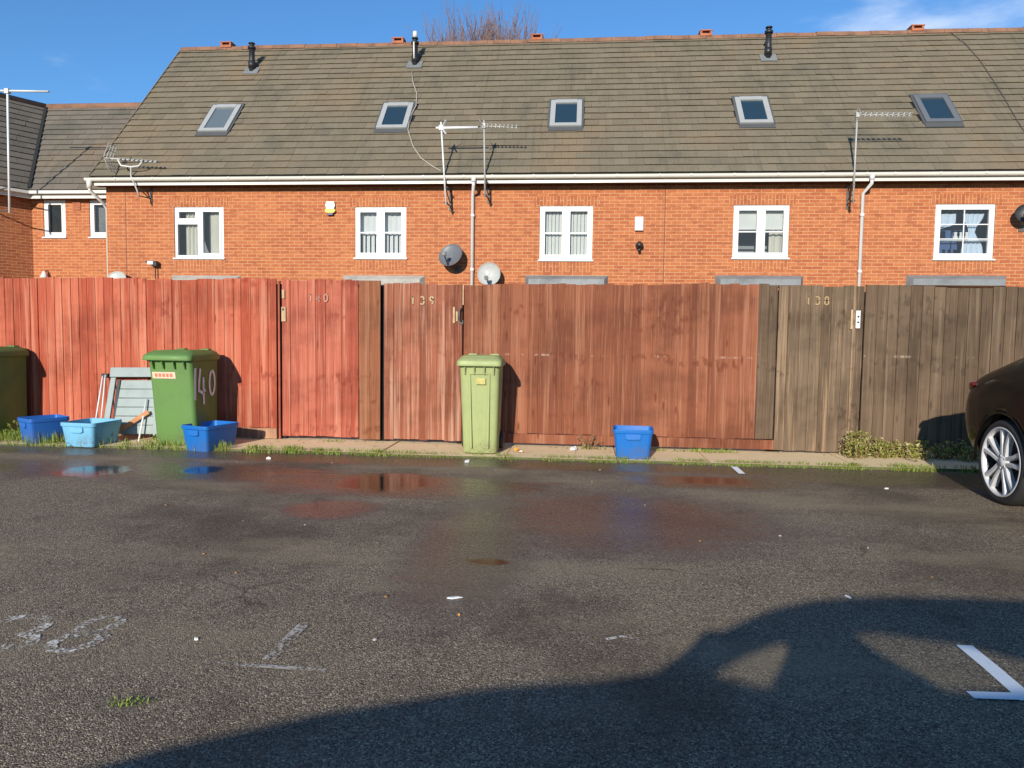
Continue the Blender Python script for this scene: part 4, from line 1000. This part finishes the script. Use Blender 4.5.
# ------------------------------------------------------------------ wheelie bins
def wheelie_bin(label, loc, rz, w_, d_, h_, mat, extras=None):
    t = thing('wheelie_bin', label, 'bin', loc, rz, 'green wheelie bins', local=True)
    b = MB(); rings = []
    for k, (z, fw, fd) in enumerate(((.0, .895, .72), (.03, .91, .74), (.30, .92, .80), (.60, .935, .86), (.855, .945, .925), (.86, .99, .97), (.905, 1.0, .985))):
        rings.append(rrect(w_*fw, d_*fd, .05, h_*z, 0, d_*(1-fd)/2*0.9))
    if mat == 'bin_lime': rings = [[Vector((q.x*(.90 + .10*min(1, q.z/(h_*.86))), q.y, q.z)) for q in r] for r in rings]
    b.loft(rings, 0, True); body = b.build('body', mat, t); b2 = body.modifiers.new('bevel', 'EDGE_SPLIT'); b2.split_angle = rad(50)
    rb = MB()                                        # stiffening ribs under the rim and down the front
    for xx in (-.34, -.12, .12, .34): rb.bar((w_*xx, -d_*.425, h_*.79), (w_*xx, -d_*.478, h_*.86), .016, .03)
    if mat == 'bin_lime':
      for xx in (-.22, .22): rb.bar((w_*xx*.9, -d_*.30-.004, h_*.05), (w_*xx*1.05, -d_*.4175-.004, h_*.80), .022, .012, up=(0,-1,0))
      rb.bar((-w_*.23, -d_*.4175-.004, h_*.795), (w_*.23, -d_*.4175-.004, h_*.795), .012, .02, up=(0,-1,0))
    rb.build('ribs', mat, t, bevel=.004)
    l_ = MB(); z0 = h_*.872
    rings = [rrect(w_*1.06, d_*1.04, .05, z0, 0, -.012), rrect(w_*1.07, d_*1.05, .05, z0+.006, 0, -.012), rrect(w_*1.05, d_*1.035, .055, z0+.050, 0, -.012), rrect(w_*1.035, d_*1.02, .06, z0+.056, 0, -.010),
             rrect(w_*.93, d_*.88, .06, z0+.088, 0, .012), rrect(w_*.90, d_*.84, .06, z0+.090, 0, .014), rrect(w_*.87, d_*.80, .06, z0+.102, 0, .015), rrect(w_*.4, d_*.35, .05, z0+.108, 0, .015)]
    l_.loft(rings, 0, True, False); lid = l_.build('lid', mat, t); e = lid.modifiers.new('split', 'EDGE_SPLIT'); e.split_angle = rad(48)
    lr = MB()                                        # two raised grips on the lid
    for xx in (-.27, .27): lr.box(w_*xx-.05, w_*xx+.05, d_*.30, d_*.42, z0+.066, z0+.118)
    lr.build('grip', mat, lid, bevel=.012)
    hd = MB(); hd.tube([(-w_*.38, d_*.48, h_*.91), (-w_*.38, d_*.555, h_*.935), (w_*.38, d_*.555, h_*.935), (w_*.38, d_*.48, h_*.91)], .015, 8); hd.build('handle', mat, t)
    ax = MB(); ax.tube([(-w_*.45, d_*.40, .10), (w_*.45, d_*.40, .10)], .012, 8); ax.build('axle', 'steel', t)
    for s_ in (-1, 1):
        wh = MB(); wh.lathe([(.02, -.028), (.075, -.028), (.098, -.018), (.10, 0), (.098, .018), (.075, .028), (.02, .028)], (s_*w_*.46, d_*.40, .10), (1,0,0), 24); wh.build('wheel', 'blackplastic', t)
    return t, lid
def corner_loc(px, py, dx, dy):             # ground position from a base corner seen in the picture
    p = onZ(px, py, .03); return Vector((p.x+dx, p.y+dy, .028))
def bin_at(px, face_y):                      # centre of the front face on the plane face_y
    return Vector((xat(px, 440, face_y), face_y, .028))

fy = 7.58
p = bin_at(478, fy); t, lid = wheelie_bin('pale lime green wheelie bin standing alone by the brown gate', (p.x, fy+.245, .028), rad(1), .442, .52, 1.062, 'bin_lime')
s_ = MB(); s_.box(-.045, .055, -.205, -.195, .735, .80); st = s_.build('sticker', 'sticker_faded', t); st.rotation_euler = (0,0,0); st.location = (0.01, -.026, 0.0); st.rotation_euler.x = 0
fy2 = 7.52
p = bin_at(169, fy2); t, lid = wheelie_bin('mid green wheelie bin with 140 painted on its side', (p.x, fy2+.31, .028), rad(0), .52, .66, 1.07, 'bin_green')
BW, BD, BH = .52, .66, 1.07
def front(u, v, l): f = .70 + (.925-.70)*min(1, v/(.855*BH)); return Vector((u, BD*(1-f)/2*.9 - BD*f/2 - l, v))
def side(u, v, l): f = .90 + (.945-.90)*min(1, v/(.855*BH)); return Vector((BW*f/2 + l, u, v))
s_ = MB(); q_ = [(-.20, .735), (.06, .735), (.06, .805), (-.20, .805)]; s_.add([front(a, b, .006) for a, b in q_], [(0,1,2,3)])
lb = s_.build('sticker', 'sticker', t)
k_ = MB()
for a in range(5): x = -.17 + a*.042; k_.add([front(x, .752, .008), front(x+.028, .752, .008), front(x+.028, .788, .008), front(x, .788, .008)], [(0,1,2,3)])
k_.build('sticker_print', 'sticker_ink', lb)
n_ = MB(); fsd = lambda u, v, l: side(u, v, l+.004)
ribbon(n_, [(-.205, .85), (-.212, .70), (-.208, .50)], .040, fsd)
ribbon(n_, [(-.10, .84), (-.125, .70), (-.13, .60), (-.05, .57), (.01, .60)], .038, fsd); ribbon(n_, [(-.035, .74), (-.03, .60), (-.02, .44)], .038, fsd)
ribbon(n_, arc(.16, .67, .06, .135, 100, 450, 14), .036, fsd)
n_.build('painted_number', 'paint_white', t)
fy3 = 7.56
p = bin_at(-39, fy3); wheelie_bin('dull olive wheelie bin cut off by the left edge', (p.x, fy3+.36, .028), rad(-1), .565, .70, 1.07, 'bin_olive')

# ------------------------------------------------------------------ recycling boxes
def recycling_box(label, loc, rz, mat, w_=.40, d_=.55, h_=.35, tilt=0.0):
    t = thing('recycling_box', label, 'recycling box', loc, rz, 'open plastic recycling boxes', local=True)
    b = MB()
    b.loft([rrect(w_*.80, d_*.84, .035, 0), rrect(w_*.82, d_*.86, .04, .012), rrect(w_*.94, d_*.955, .04, h_-.05), rrect(w_*.95, d_*.96, .04, h_-.045), rrect(w_*.99, d_*.99, .04, h_-.04),
            rrect(w_, d_, .045, h_-.036), rrect(w_, d_, .045, h_), rrect(w_*.945, d_*.955, .035, h_), rrect(w_*.92, d_*.94, .035, h_-.05), rrect(w_*.79, d_*.83, .03, .018)], 0, True)
    o = b.build('body', mat, t); e = o.modifiers.new('split', 'EDGE_SPLIT'); e.split_angle = rad(40)
    for s_ in (-1, 1):
        k = MB(); k.box(-w_*.19, w_*.19, s_*d_*.485-.012, s_*d_*.485+.010, h_-.10, h_-.045); k.box(-w_*.15, w_*.15, s_*d_*.48-.016, s_*d_*.48+.014, h_-.108, h_-.098)
        k.build('handle', mat, t, bevel=.006)
    return t
def gpos(px, py, dy=0): q = onZ(px, py, .028); return Vector((q.x, q.y+dy, .028))
recycling_box('bright blue recycling box alone in front of the red brown fence', (xat(634, 440, 7.60), 7.78, .022), rad(-3), 'box_blue', .415, .38, .305)
recycling_box('bright blue recycling box in front of the green bin numbered 140', (xat(208.5, 440, 7.62), 7.67, .0), rad(-17), 'box_blue', .37, .50, .275)
recycling_box('royal blue recycling box beside the olive bin', (xat(43, 440, 7.7), 7.72, .022), rad(-32), 'box_blue2', .36, .42, .275)
recycling_box('sun faded pale blue recycling box in front of the folding chair', (xat(82.5, 440, 7.5), 7.66, .012), rad(-6), 'box_pale', .43, .46, .262)

# ------------------------------------------------------------------ folded garden chair leaning on the fence
yb, ytp = 8.02, 8.29
def lean(px, py, off=0.0):
    """point on the leaning plane of the folded chair"""
    p0 = Vector((0, yb, .03)); n = Vector((0, -(.80), (ytp-yb))).normalized()*1.0
    d = ray(px, py); return CAMLOC + d*((p0-CAMLOC).dot(n)/d.dot(n)) + n*off
t = thing('folding_chair', 'grey folded slatted garden chair leaning on the red fence', 'chair', (xat(127, 440, yb), yb, .028))
s_ = MB()
def quad_slab(mb, pts, th, m=0):
    n = Vector((0, -.80, ytp-yb)).normalized()
    a = [lean(*p) for p in pts]; f = [p + n*th for p in a]
    mb.add(a+f, [(3,2,1,0),(4,5,6,7),(0,1,5,4),(1,2,6,5),(2,3,7,6),(3,0,4,7)], m)
for k in range(6):
    y0 = 381 + k*9.0; s_0 = 121 - k*1.6
    quad_slab(s_, [(s_0, y0+8), (157, y0+8.3), (157, y0-.4), (s_0+1.3, y0-.4)], .018)
s_.build('slats', 'grey_plastic', t, bevel=.003)
f_ = MB(); quad_slab(f_, [(111, 377.5), (158, 377.5), (158, 368), (112, 368)], .03)
quad_slab(f_, [(103, 432), (109, 432), (117, 378), (112, 378)], .026); quad_slab(f_, [(154, 436), (160, 436), (160, 378), (155, 378)], .026); f_.build('frame', 'grey_plastic', t, bevel=.004)
d_ = MB(); quad_slab(d_, [(112, 432), (115, 432), (121, 380), (118, 380)], .012); d_.build('seat_edge', 'darkgrey', t)
l_ = MB(); l_.tube([lean(105, 376, .04), lean(98, 424, .05)], .009, 8); l_.tube([lean(108, 376, .05), lean(104, 424, .06)], .008, 8)
l_.build('leg', 'white_tube', t); l_ = MB(); l_.tube([lean(149, 400, .05), lean(143, 446, .10)], .010, 8); l_.build('leg', 'white_tube', t)
a_ = MB(); a_.bar(lean(122, 432, .07), lean(152, 413, .07), .02, .05); a_.build('armrest', 'orange_wood', t, bevel=.005)
k_ = MB(); k_.box(*(lambda p: (p.x-.03, p.x+.05, p.y-.02, p.y+.03, p.z-.03, p.z+.02))(lean(106, 376, .03))); k_.build('hinge', 'blackplastic', t, bevel=.006)

# ------------------------------------------------------------------ cars
def car_shell(st, width):
    """closed body from stations (x, zlow, wsill, wmid, zmid, wbelt, zbelt, wrail, zrail, zcrown)"""
    mb = MB(); rings = []
    for (x, zl, ws, wm, zm, wb_, zb_, wr, zr, zc) in st:
        half = [(0.0, zl), (ws*.6, zl), (ws, zl+.05), (wm, zm), (wb_, zb_), (wr, zr), (wr*.55, zc-.012), (0.0, zc)]
        rings.append([Vector((x, -a, z)) for a, z in half] + [Vector((x, a, z)) for a, z in half[-2:0:-1]])
    mb.loft(rings, 0, True)
    return mb, len(rings[0])
SALOON = [
 (0.00, .42, .54, .60, .60, .58, .80, .46, .86, .88),
 (0.05, .31, .70, .77, .60, .74, .85, .60, .94, .955),
 (0.20, .24, .82, .88, .60, .85, .915, .71, 1.005, 1.03),
 (0.45, .21, .87, .915, .61, .885, .945, .72, 1.085, 1.12),
 (0.80, .20, .89, .925, .62, .895, .965, .68, 1.235, 1.28),
 (1.20, .20, .89, .925, .62, .895, .97, .63, 1.37, 1.41),
 (1.70, .20, .89, .92, .62, .89, .965, .61, 1.44, 1.475),
 (2.30, .20, .89, .92, .62, .89, .955, .61, 1.445, 1.485),
 (2.85, .20, .89, .92, .62, .89, .94, .64, 1.33, 1.38),
 (3.30, .20, .89, .92, .61, .88, .925, .70, 1.03, 1.08),
 (3.60, .20, .88, .915, .60, .86, .90, .74, .935, .965),
 (4.20, .22, .84, .88, .56, .80, .80, .68, .84, .87),
 (4.55, .26, .70, .76, .52, .68, .66, .56, .72, .74),
 (4.68, .32, .52, .58, .48, .50, .58, .42, .63, .65)]
def wheel_parts(t, c, out, r=.335, w_=.24, spokes=5, pre=True):
    """c = centre on the outer face plane; out = outward axis"""
    c, out = Vector(c), Vector(out)
    wh = MB(); wh.lathe([(r*.80, -w_), (r*.93, -w_), (r*.99, -w_+.03), (r, -w_+.06), (r, -.045), (r*.985, -.02), (r*.94, .0), (r*.86, .004), (r*.80, -.012)], c, out, 56)
    tyre = wh.build('wheel', 'tyre', t)
    rm = MB(); R0 = r*.81
    rm.lathe([(R0*1.0, -.010), (R0*1.015, .002), (R0*.97, .004), (R0*.945, -.012), (R0*.92, -.03)], c, out, 56); rm.lathe([(R0*.92, -.03), (R0*.90, -.06), (R0*.88, -.18)], c, out, 56, 1)
    u = Vector((0,0,1)); v = out.cross(u)
    for k in range(spokes):
        a = 2*PI*k/spokes + rad(98)
        d = u*math.sin(a) + v*math.cos(a); e = u*math.cos(a) - v*math.sin(a)
        for s_ in (-1, 1):
            p0 = d*.055 + e*s_*.022; p1 = d*R0*.55 + e*s_*.032; p2 = d*R0*.955 + e*s_*.058
            for (a0, a1, h0, h1, w0, w1) in ((p0, p1, -.018, -.012, .040, .036), (p1, p2, -.012, -.010, .036, .048)):
                vs = []
                for q, hh, ww in ((a0, h0, w0), (a1, h1, w1)):
                    vs += [c+q+e*ww/2+out*(hh-.008), c+q-e*ww/2+out*(hh-.008), c+q-e*ww*.3+out*(hh+.006), c+q+e*ww*.3+out*(hh+.006)]
                    vs[-4:] = [x for x in vs[-4:]]
                back = [c+a0+e*w0/2-out*.05, c+a0-e*w0/2-out*.05, c+a1-e*w1/2-out*.05, c+a1+e*w1/2-out*.05]
                rm.add(vs+back, [(3,2,6,7),(0,3,7,4),(2,1,5,6),(0,4,11,8),(1,9,10,5),(8,11,10,9)])
    rm.lathe([(.0005, -.004), (.03, -.004), (.034, -.010), (.066, -.016), (.070, -.04)], c, out, 24)
    for k in range(5):
        a = 2*PI*k/5; q = c + (u*math.sin(a)+v*math.cos(a))*.05; rm.lathe([(.0005, -.008), (.009, -.008), (.009, -.03)], q, out, 8)
    rm.build('rim', ['rim', 'rimdark'], tyre)
    bk = MB(); bk.lathe([(.0005, -.10), (.17, -.10), (.175, -.12)], c, out, 32); bk.lathe([(.0005, -.155), (R0*.9, -.155)], c, out, 32)
    bk.build('brake_disc', 'rimdark', tyre)
def make_car(label, loc, rz, paint, st=SALOON, group='parked cars'):
    t = thing('parked_car', label, 'car', loc, rz, group, local=True)
    mb, n = car_shell(st, 1.85)
    for fi, f in enumerate(mb.f):
        if len(f) != 4: continue
        i, k = divmod(fi, n); xs_ = st[i][0]
        kk = k if k < 7 else n-1-k
        if kk == 4 and 1.0 <= xs_ < 2.80: mb.m[fi] = 1
        if kk in (5, 6) and (.60 <= xs_ < 1.15 or 2.80 <= xs_ < 3.25): mb.m[fi] = 1
    ob = mb.build('body', [paint, 'carglass'], t, sub=2)
    WX = (.88, 3.62)
    cut = MB()
    for wx in WX:
        for s_ in (-1, 1): cut.tube([(wx, s_*.60, .345), (wx, s_*1.2, .345)], .368, 44)
    co = cut.build('cutter', paint, t)
    for q in (co, ob):
        bm_ = bmesh.new(); bm_.from_mesh(q.data); bmesh.ops.recalc_face_normals(bm_, faces=bm_.faces); bm_.to_mesh(q.data); bm_.free()
    me0 = co.data
    bo = ob.modifiers.new('arch', 'BOOLEAN'); bo.object = co; bo.operation = 'DIFFERENCE'; bo.solver = 'EXACT'
    dg = bpy.context.evaluated_depsgraph_get(); me = bpy.data.meshes.new_from_object(ob.evaluated_get(dg))
    ob.modifiers.clear(); old = ob.data; ob.data = me; bpy.data.meshes.remove(old); me.name = 'body'
    bpy.data.objects.remove(co); bpy.data.meshes.remove(me0)
    for wx in WX:
        for s_ in (-1, 1): wheel_parts(t, (wx, s_*.905, .335), (0, s_, 0))
    for s_ in (-1, 1):
        tl = MB(); rings = []
        for k, (x, yy, hh) in enumerate(((.035, .60, .03), (.045, .66, .05), (.075, .735, .055), (.14, .80, .05), (.24, .845, .035), (.33, .868, .012))):
            z = .865 + k*.010; dirn = Vector((-1.0+k*.17, (.25+k*.15)*1, 0)).normalized()
            o_ = Vector((x, s_*yy, z)); dd = Vector((dirn.x, s_*dirn.y, 0))
            o_ = o_ - dd*.012; rings.append([o_ + dd*.006 + Vector((0,0,hh*.5)), o_ + dd*.014, o_ + dd*.008 - Vector((0,0,hh*.8)), o_ - dd*.05 - Vector((0,0,hh*.9)), o_ - dd*.05 + Vector((0,0,hh*.6))])
        tl.loft(rings, 0, True); tl.build('tail_light', 'taillight', t)
        for wx in WX:
            ar = MB(); ar.tube([(wx+.376*math.cos(a), s_*.905, .345+.376*math.sin(a)) for a in [rad(-8+196*k/20) for k in range(21)]], .012, 6); ar.build('arch_trim', paint, t)
        mi = MB(); mi.loft([[Vector((3.0, s_*(.90+a), 1.0+b)) for a, b in ((0,-.05),(.17,-.04),(.18,.06),(.02,.07))], [Vector((3.1, s_*(.90+a), 1.0+b)) for a, b in ((.02,-.03),(.13,-.02),(.14,.04),(.03,.045))]]); mi.build('mirror', paint, t, bevel=.01)
    ex = MB(); ex.box(.0, .03, -.26, .26, .56, .67); ex.build('number_plate', 'yellow', t)
    return t
wp = onZ(1000, 462, .335)
CARX = wp.x + .905
car = make_car('glossy black saloon car parked tail to the fence at the right edge', (CARX, wp.y + .88, 0), -PI/2, 'carpaint')

# unseen car behind the photographer, outline and openings shaped to throw the near shadow
def unshadow(px, py, hgt):             # the point at this height whose shadow falls on the ground at this pixel
    g = onZ(px, py); k = hgt/(-SD.z); return g - SD*k
def shadow_car():
    t = thing('parked_car', 'unseen car behind the viewer, its form and clear roof shaped for its shadow', 'car', (1.2, -1.9, 0), 0, 'parked cars')
    top_edge = [(40, 790), (75, 767), (175, 740), (330, 706), (500, 681), (600, 675), (650, 668)]
    bon = [unshadow(a, b, 0.90) for a, b in top_edge]
    yb = sum(p.y for p in bon)/len(bon)
    # bonnet side line: keep one plane, take the height from the shadow
    def on_plane(px, py, Y):
        g = onZ(px, py); k = (g.y - Y)/SD.y; return g - SD*k
    YS = -1.15
    bl = [on_plane(a, b, YS) for a, b in top_edge + [(695, 668), (800, 690), (900, 690), (1000, 700), (1200, 715)]]
    body = MB()
    xs_ = [p.x for p in bl]; zs_ = [p.z for p in bl]
    ring = lambda x, z: [Vector((x, YS, z-.12)), Vector((x, YS-.04, z)), Vector((x, YS-.9, z+.02)), Vector((x, YS-1.76, z)), Vector((x, YS-1.8, z-.12)), Vector((x, YS-1.78, .22)), Vector((x, YS-.02, .22))]
    rings = [ring(xs_[0]-.25, zs_[0]-.18)] + [ring(a, b) for a, b in zip(xs_, zs_)] + [ring(xs_[-1]+.3, zs_[-1]-.15)]
    body.loft(rings, 0, False); body.build('body', 'carpaint', t, bevel=.02)
    from mathutils.geometry import tessellate_polygon
    outer = [(640, 700), (655, 672), (680, 656), (692, 644), (699, 636), (706, 631), (714, 630), (722, 631), (745, 620), (775, 608), (810, 601), (850, 597), (900, 596), (960, 597), (1024, 600), (1100, 606), (1200, 625), (1260, 680), (1260, 705)]
    holes = [[(697, 684), (716, 668), (745, 652), (778, 640), (787, 638), (785, 655), (770, 686)],
             [(850, 632), (872, 630), (900, 634), (960, 642), (1010, 655), (1060, 668), (1060, 688), (985, 690), (945, 690), (915, 672), (885, 657)]]
    for y_ in (YS-.02, YS-1.74):
        fr = MB(); loops = [[on_plane(a, b, y_) if y_ == YS-.02 else on_plane(a, b, YS-.02)+Vector((0, y_-YS+.02, 0)) for a, b in lp] for lp in [outer]+holes]
        flat = [p for lp in loops for p in lp]; tri = tessellate_polygon([[Vector((p.x, p.z, 0)) for p in lp] for lp in loops])
        fr.add(flat, [tuple(x) for x in tri]); o = fr.build('window_frame', 'carpaint', t)
        so2 = o.modifiers.new('thick', 'SOLIDIFY'); so2.thickness = .04
        gl = MB(); gl.add([p + Vector((0, .01, 0)) for p in loops[2]], [tuple(range(len(loops[2])))]); gl.build('window_pane', 'tinted', t); g2 = MB(); g2.add([p + Vector((0, .01, 0)) for p in loops[1]], [tuple(range(len(loops[1])))]); g2.build('window_pane', 'tinted', t)
    top = [on_plane(a, b, YS-.02) for a, b in ((775, 608), (850, 597), (960, 597), (1100, 606), (1200, 625))]
    rf = MB(); n = len(top); rf.add([p+Vector((0, -.05, -.01)) for p in top] + [p+Vector((0, -1.65, -.01)) for p in top], [(i, i+1, n+i+1, n+i) for i in range(n-1)]); rf.build('added_glass_roof', 'glass', t)  # clear roof added so that sun gets through to the window openings
    for wx in (xs_[0]+.45, xs_[-1]-.45):
        for y_, o_ in ((YS+.01, 1), (YS-1.81, -1)):
            w_ = MB(); w_.lathe([(.02, -.22), (.30, -.22), (.33, -.18), (.33, -.03), (.30, 0), (.02, 0)], (wx, y_, .33), (0, o_, 0), 28); w_.build('wheel', 'tyre', t)
shadow_car()

# ------------------------------------------------------------------ plants and litter
prnd = random.Random(17)
def blade(mb, x, y, z, h, lean_, wd):
    a = prnd.uniform(0, 2*PI); dx, dy = math.cos(a), math.sin(a); ox, oy = -dy*wd/2, dx*wd/2
    m1 = (x+dx*lean_*.35, y+dy*lean_*.35, z+h*.6); tp = (x+dx*lean_, y+dy*lean_, z+h)
    mb.add([(x-ox,y-oy,z),(x+ox,y+oy,z),(m1[0]+ox*.8,m1[1]+oy*.8,m1[2]),(m1[0]-ox*.8,m1[1]-oy*.8,m1[2]),tp], [(0,1,2,3),(3,2,4)])
def leaf(mb, c, sz, up=.5):
    n = Vector((prnd.uniform(-1,1), prnd.uniform(-1,.6), prnd.uniform(up-.5, up+.6))).normalized(); u = n.orthogonal().normalized()
    u = Matrix.Rotation(prnd.uniform(0, 2*PI), 3, n) @ u; v = n.cross(u)
    mb.add([c-u*sz, c-u*sz*.2+v*sz*.45, c+u*sz, c-u*sz*.2-v*sz*.45+n*sz*.1], [(0,3,2,1)])
g = MB()
segs = [(-20, 62, 445, 700, .05, .14), (60, 130, 447, 260, .04, .09), (135, 240, 450, 420, .04, .10), (240, 300, 452, 420, .03, .06), (300, 420, 455, 700, .015, .045), (420, 470, 458, 160, .015, .03),
        (470, 640, 460, 600, .012, .035), (640, 860, 465, 1000, .012, .035), (860, 980, 471, 520, .015, .05)]
for a, b, py, n, h0, h1 in segs:
    cl = [prnd.uniform(a, b) for _ in range(max(4, int((b-a)/9)))]
    for _ in range(n):
        px = prnd.choice(cl) + prnd.gauss(0, 5); q = onZ(px, py + prnd.gauss(0, 1.2)); yy = YK0 + prnd.gauss(0.0, .035)
        if px < 62: yy = YK0 + prnd.uniform(-.05, .30)
        blade(g, q.x, yy, .0 if yy < YK0 else .03, prnd.uniform(h0, h1), prnd.uniform(.01, .05), prnd.uniform(.004, .009))
for px, n, s in ((700, 60, .12), (716, 60, .12), (660, 20, .1), (590, 25, .08), (330, 18, .08)):
    c = onZ(px, 451 if px > 500 else 443, .03)
    for _ in range(n): blade(g, c.x+prnd.gauss(0, s), 8.20+prnd.gauss(0,.03), .03, prnd.uniform(.02, .05), .03, .012)
c = onZ(130, 703)
for _ in range(60): blade(g, c.x+prnd.gauss(0,.035), c.y+prnd.gauss(0,.02), 0, prnd.uniform(.006, .016), .015, .005)
kind(g.build('grass', 'grass'), 'stuff', 'thin tufts of green grass along the edge of the concrete strip', 'grass')

def weed(label, px, Y, h, r, n, mat='weed', ls=.022, stems=10, group='weeds along the fence foot'):
    X = xat(px, 440, Y); t = thing('weed', label, 'weed', (X, Y, .03), group=group)
    lf, stm = MB(), MB()
    for k in range(stems):
        a = prnd.uniform(0, 2*PI); rr = r*prnd.uniform(.2, 1); tip = Vector((X+rr*math.cos(a), Y+rr*.5*math.sin(a), .03+h*prnd.uniform(.45, 1)))
        base = Vector((X+rr*.3*math.cos(a), Y+rr*.2*math.sin(a), .02)); mid = base.lerp(tip, .5)+Vector((0,0,.02))
        stm.tube([base, mid, tip], [.004, .003, .0015], 4, caps=False)
        for _ in range(n//stems): f = prnd.uniform(.15, 1); leaf(lf, base.lerp(tip, f)+Vector((prnd.gauss(0,.015), prnd.gauss(0,.015), prnd.gauss(0,.01))), ls*prnd.uniform(.6, 1.3))
    lf.build('leaves', mat, t); stm.build('stems', 'dry', t)
weed('leafy green weed clump in front of the olive bin', 16, 7.85, .16, .22, 300)
weed('taller weed between the olive bin and the royal blue box', 24, 7.95, .24, .10, 120)
weed('weed in front of the pale blue box corner', 104, 7.70, .12, .10, 110)
weed('weed at the foot of the green numbered bin', 163, 7.74, .15, .14, 150)
weed('weed between the green numbered bin and the blue box before it', 178, 7.73, .14, .06, 70)
weed('small dry weeds left of the lone blue box by the brown fence', 590, 8.22, .17, .16, 60, 'dry', .016, 12)
# low spreading plant at the foot of the grey fence
X0, X1 = xat(846, 440, 8.1), xat(985, 440, 8.1)
t = thing('ground_cover_plant', 'low yellow green plant with pinkish tips along the foot of the grey fence', 'plant', ((X0+X1)/2, 8.15, .03))
lf, stm = MB(), MB()
for k in range(150):
    f = prnd.random(); x = X0 + (X1-X0)*f; h = (.30 if f < .16 else .20)*prnd.uniform(.5, 1.05); y = 8.27 - abs(prnd.gauss(0, .12))
    base = Vector((x, y, .02)); tip = base + Vector((prnd.gauss(0,.06), prnd.uniform(-.12, .02), h))
    if tip.y > 8.30: tip.y = 8.30
    stm.tube([base, base.lerp(tip, .5)+Vector((0,0,.02)), tip], [.004, .003, .002], 4, caps=False)
    for _ in range(26): leaf(lf, base.lerp(tip, prnd.uniform(.1, 1.02))+Vector((prnd.gauss(0,.022), prnd.gauss(0,.018), prnd.gauss(0,.012))), prnd.uniform(.010, .022))
lf.build('leaves', 'cover', t); stm.build('stems', 'dry', t)

g = MB()
for _ in range(420):
    px = prnd.choice((prnd.uniform(0, 250), prnd.uniform(250, 480), prnd.uniform(500, 640), prnd.uniform(640, 980)))
    yy = prnd.choice((8.30 - abs(prnd.gauss(0, .06)), YK0 - .02 - abs(prnd.gauss(0, .10)), prnd.uniform(YK0+.03, 8.3)))
    q = onZ(px, 450); leaf(g, Vector((q.x*yy/q.y, yy, .010 if yy < YK0 else .032)), prnd.uniform(.006, .019), 1.2)
kind(g.build('leaf_litter', 'dry'), 'stuff', 'scattered dead leaf bits and grit along the fence foot', 'leaf litter')

def scrap(name, label, cat, px, py, mat, sz=.03, h=.01, Z=.0, group=None, elong=1.0):
    q = onZ(px, py, Z); mb = MB(); n = 7
    ang = prnd.uniform(0, PI); rot = Matrix.Rotation(ang, 3, 'Z')
    ring = [rot @ Vector((sz*elong*math.cos(2*PI*k/n)*prnd.uniform(.6,1.1), sz*.6*math.sin(2*PI*k/n)*prnd.uniform(.6,1.1), 0)) for k in range(n)]
    lo = [q+p+Vector((0,0,.001)) for p in ring]; hi = [q+p*.8+Vector((0,0,h*prnd.uniform(.4,1.2))) for p in ring]
    mb.loft([lo, hi], 0, False); tag(mb.build(name, mat), label, cat, group); return q
scrap('litter', 'crumpled white scrap at the foot of the fence left of the lone blue box', 'litter', 573, 450, 'litter_white', .06, .05, .03)
scrap('litter', 'white scrap lying on the tarmac in front of the pale green bin', 'litter', 467, 462, 'litter_white', .045, .02)
mk = MB(); stroke_ground(mk, [(734, 467), (742, 474)], .06); tag(mk.build('paint_dab', 'mark_fresh'), 'short white paint dab on the tarmac near the grey gate', 'road marking')
scrap('litter', 'small orange wrapper beside the foot of the pale green bin', 'litter', 516, 450.5, 'litter_orange', .024, .035, .03)
scrap('litter', 'pale pinkish scrap beside the orange wrapper', 'litter', 521, 452, 'sticker', .03, .02, .03)
scrap('litter', 'pinkish white strip of paper in the middle of the tarmac', 'litter', 454, 598, 'litter_white', .03, .006, 0, None, 1.6)
scrap('litter', 'tiny white pebble near the faint bay marking', 'pebble', 196, 640, 'litter_white', .012, .012)
scrap('litter', 'tiny orange scrap just below the paper strip on the tarmac', 'litter', 459, 615, 'litter_orange', .010, .008)
scrap('litter', 'small brown leaf on the tarmac left of the paper strip', 'leaf', 386, 597, 'leaf_dead', .016, .008)
scrap('litter', 'white crumb on the tarmac near the kerb by the first red gate', 'litter', 269, 459, 'litter_white', .03, .02)
scrap('litter', 'white crumb at the top edge of the shadow of the unseen car behind', 'litter', 848, 597, 'litter_white', .022, .006, 0, None, 1.5)
scrap('litter', 'pale scrap on the tarmac left of the black car wheel', 'litter', 887, 489, 'litter_white', .025, .012)
st_px = [(166, 505), (243, 521), (332, 463), (420, 465), (305, 525), (375, 640), (592, 482), (645, 505), (600, 470), (700, 541), (780, 536), (868, 548), (932, 577), (1000, 613), (496, 470), (236, 573), (70, 505), (120, 470), (204, 554)]
for k, (px, py) in enumerate(st_px):
    q = onZ(px, py); mb = MB(); s_ = prnd.uniform(.005, .011)
    mb.lathe([(.0005, 0), (s_, 0), (s_*.9, s_*.5), (.0005, s_*.7)], q, (prnd.uniform(-.2,.2), 0, 1), 7)
    tag(mb.build('pebble', 'stone_chip' if k % 3 else 'leaf_dead'), 'tiny loose chip of stone lying on the tarmac', 'pebble', 'loose chips on the tarmac')
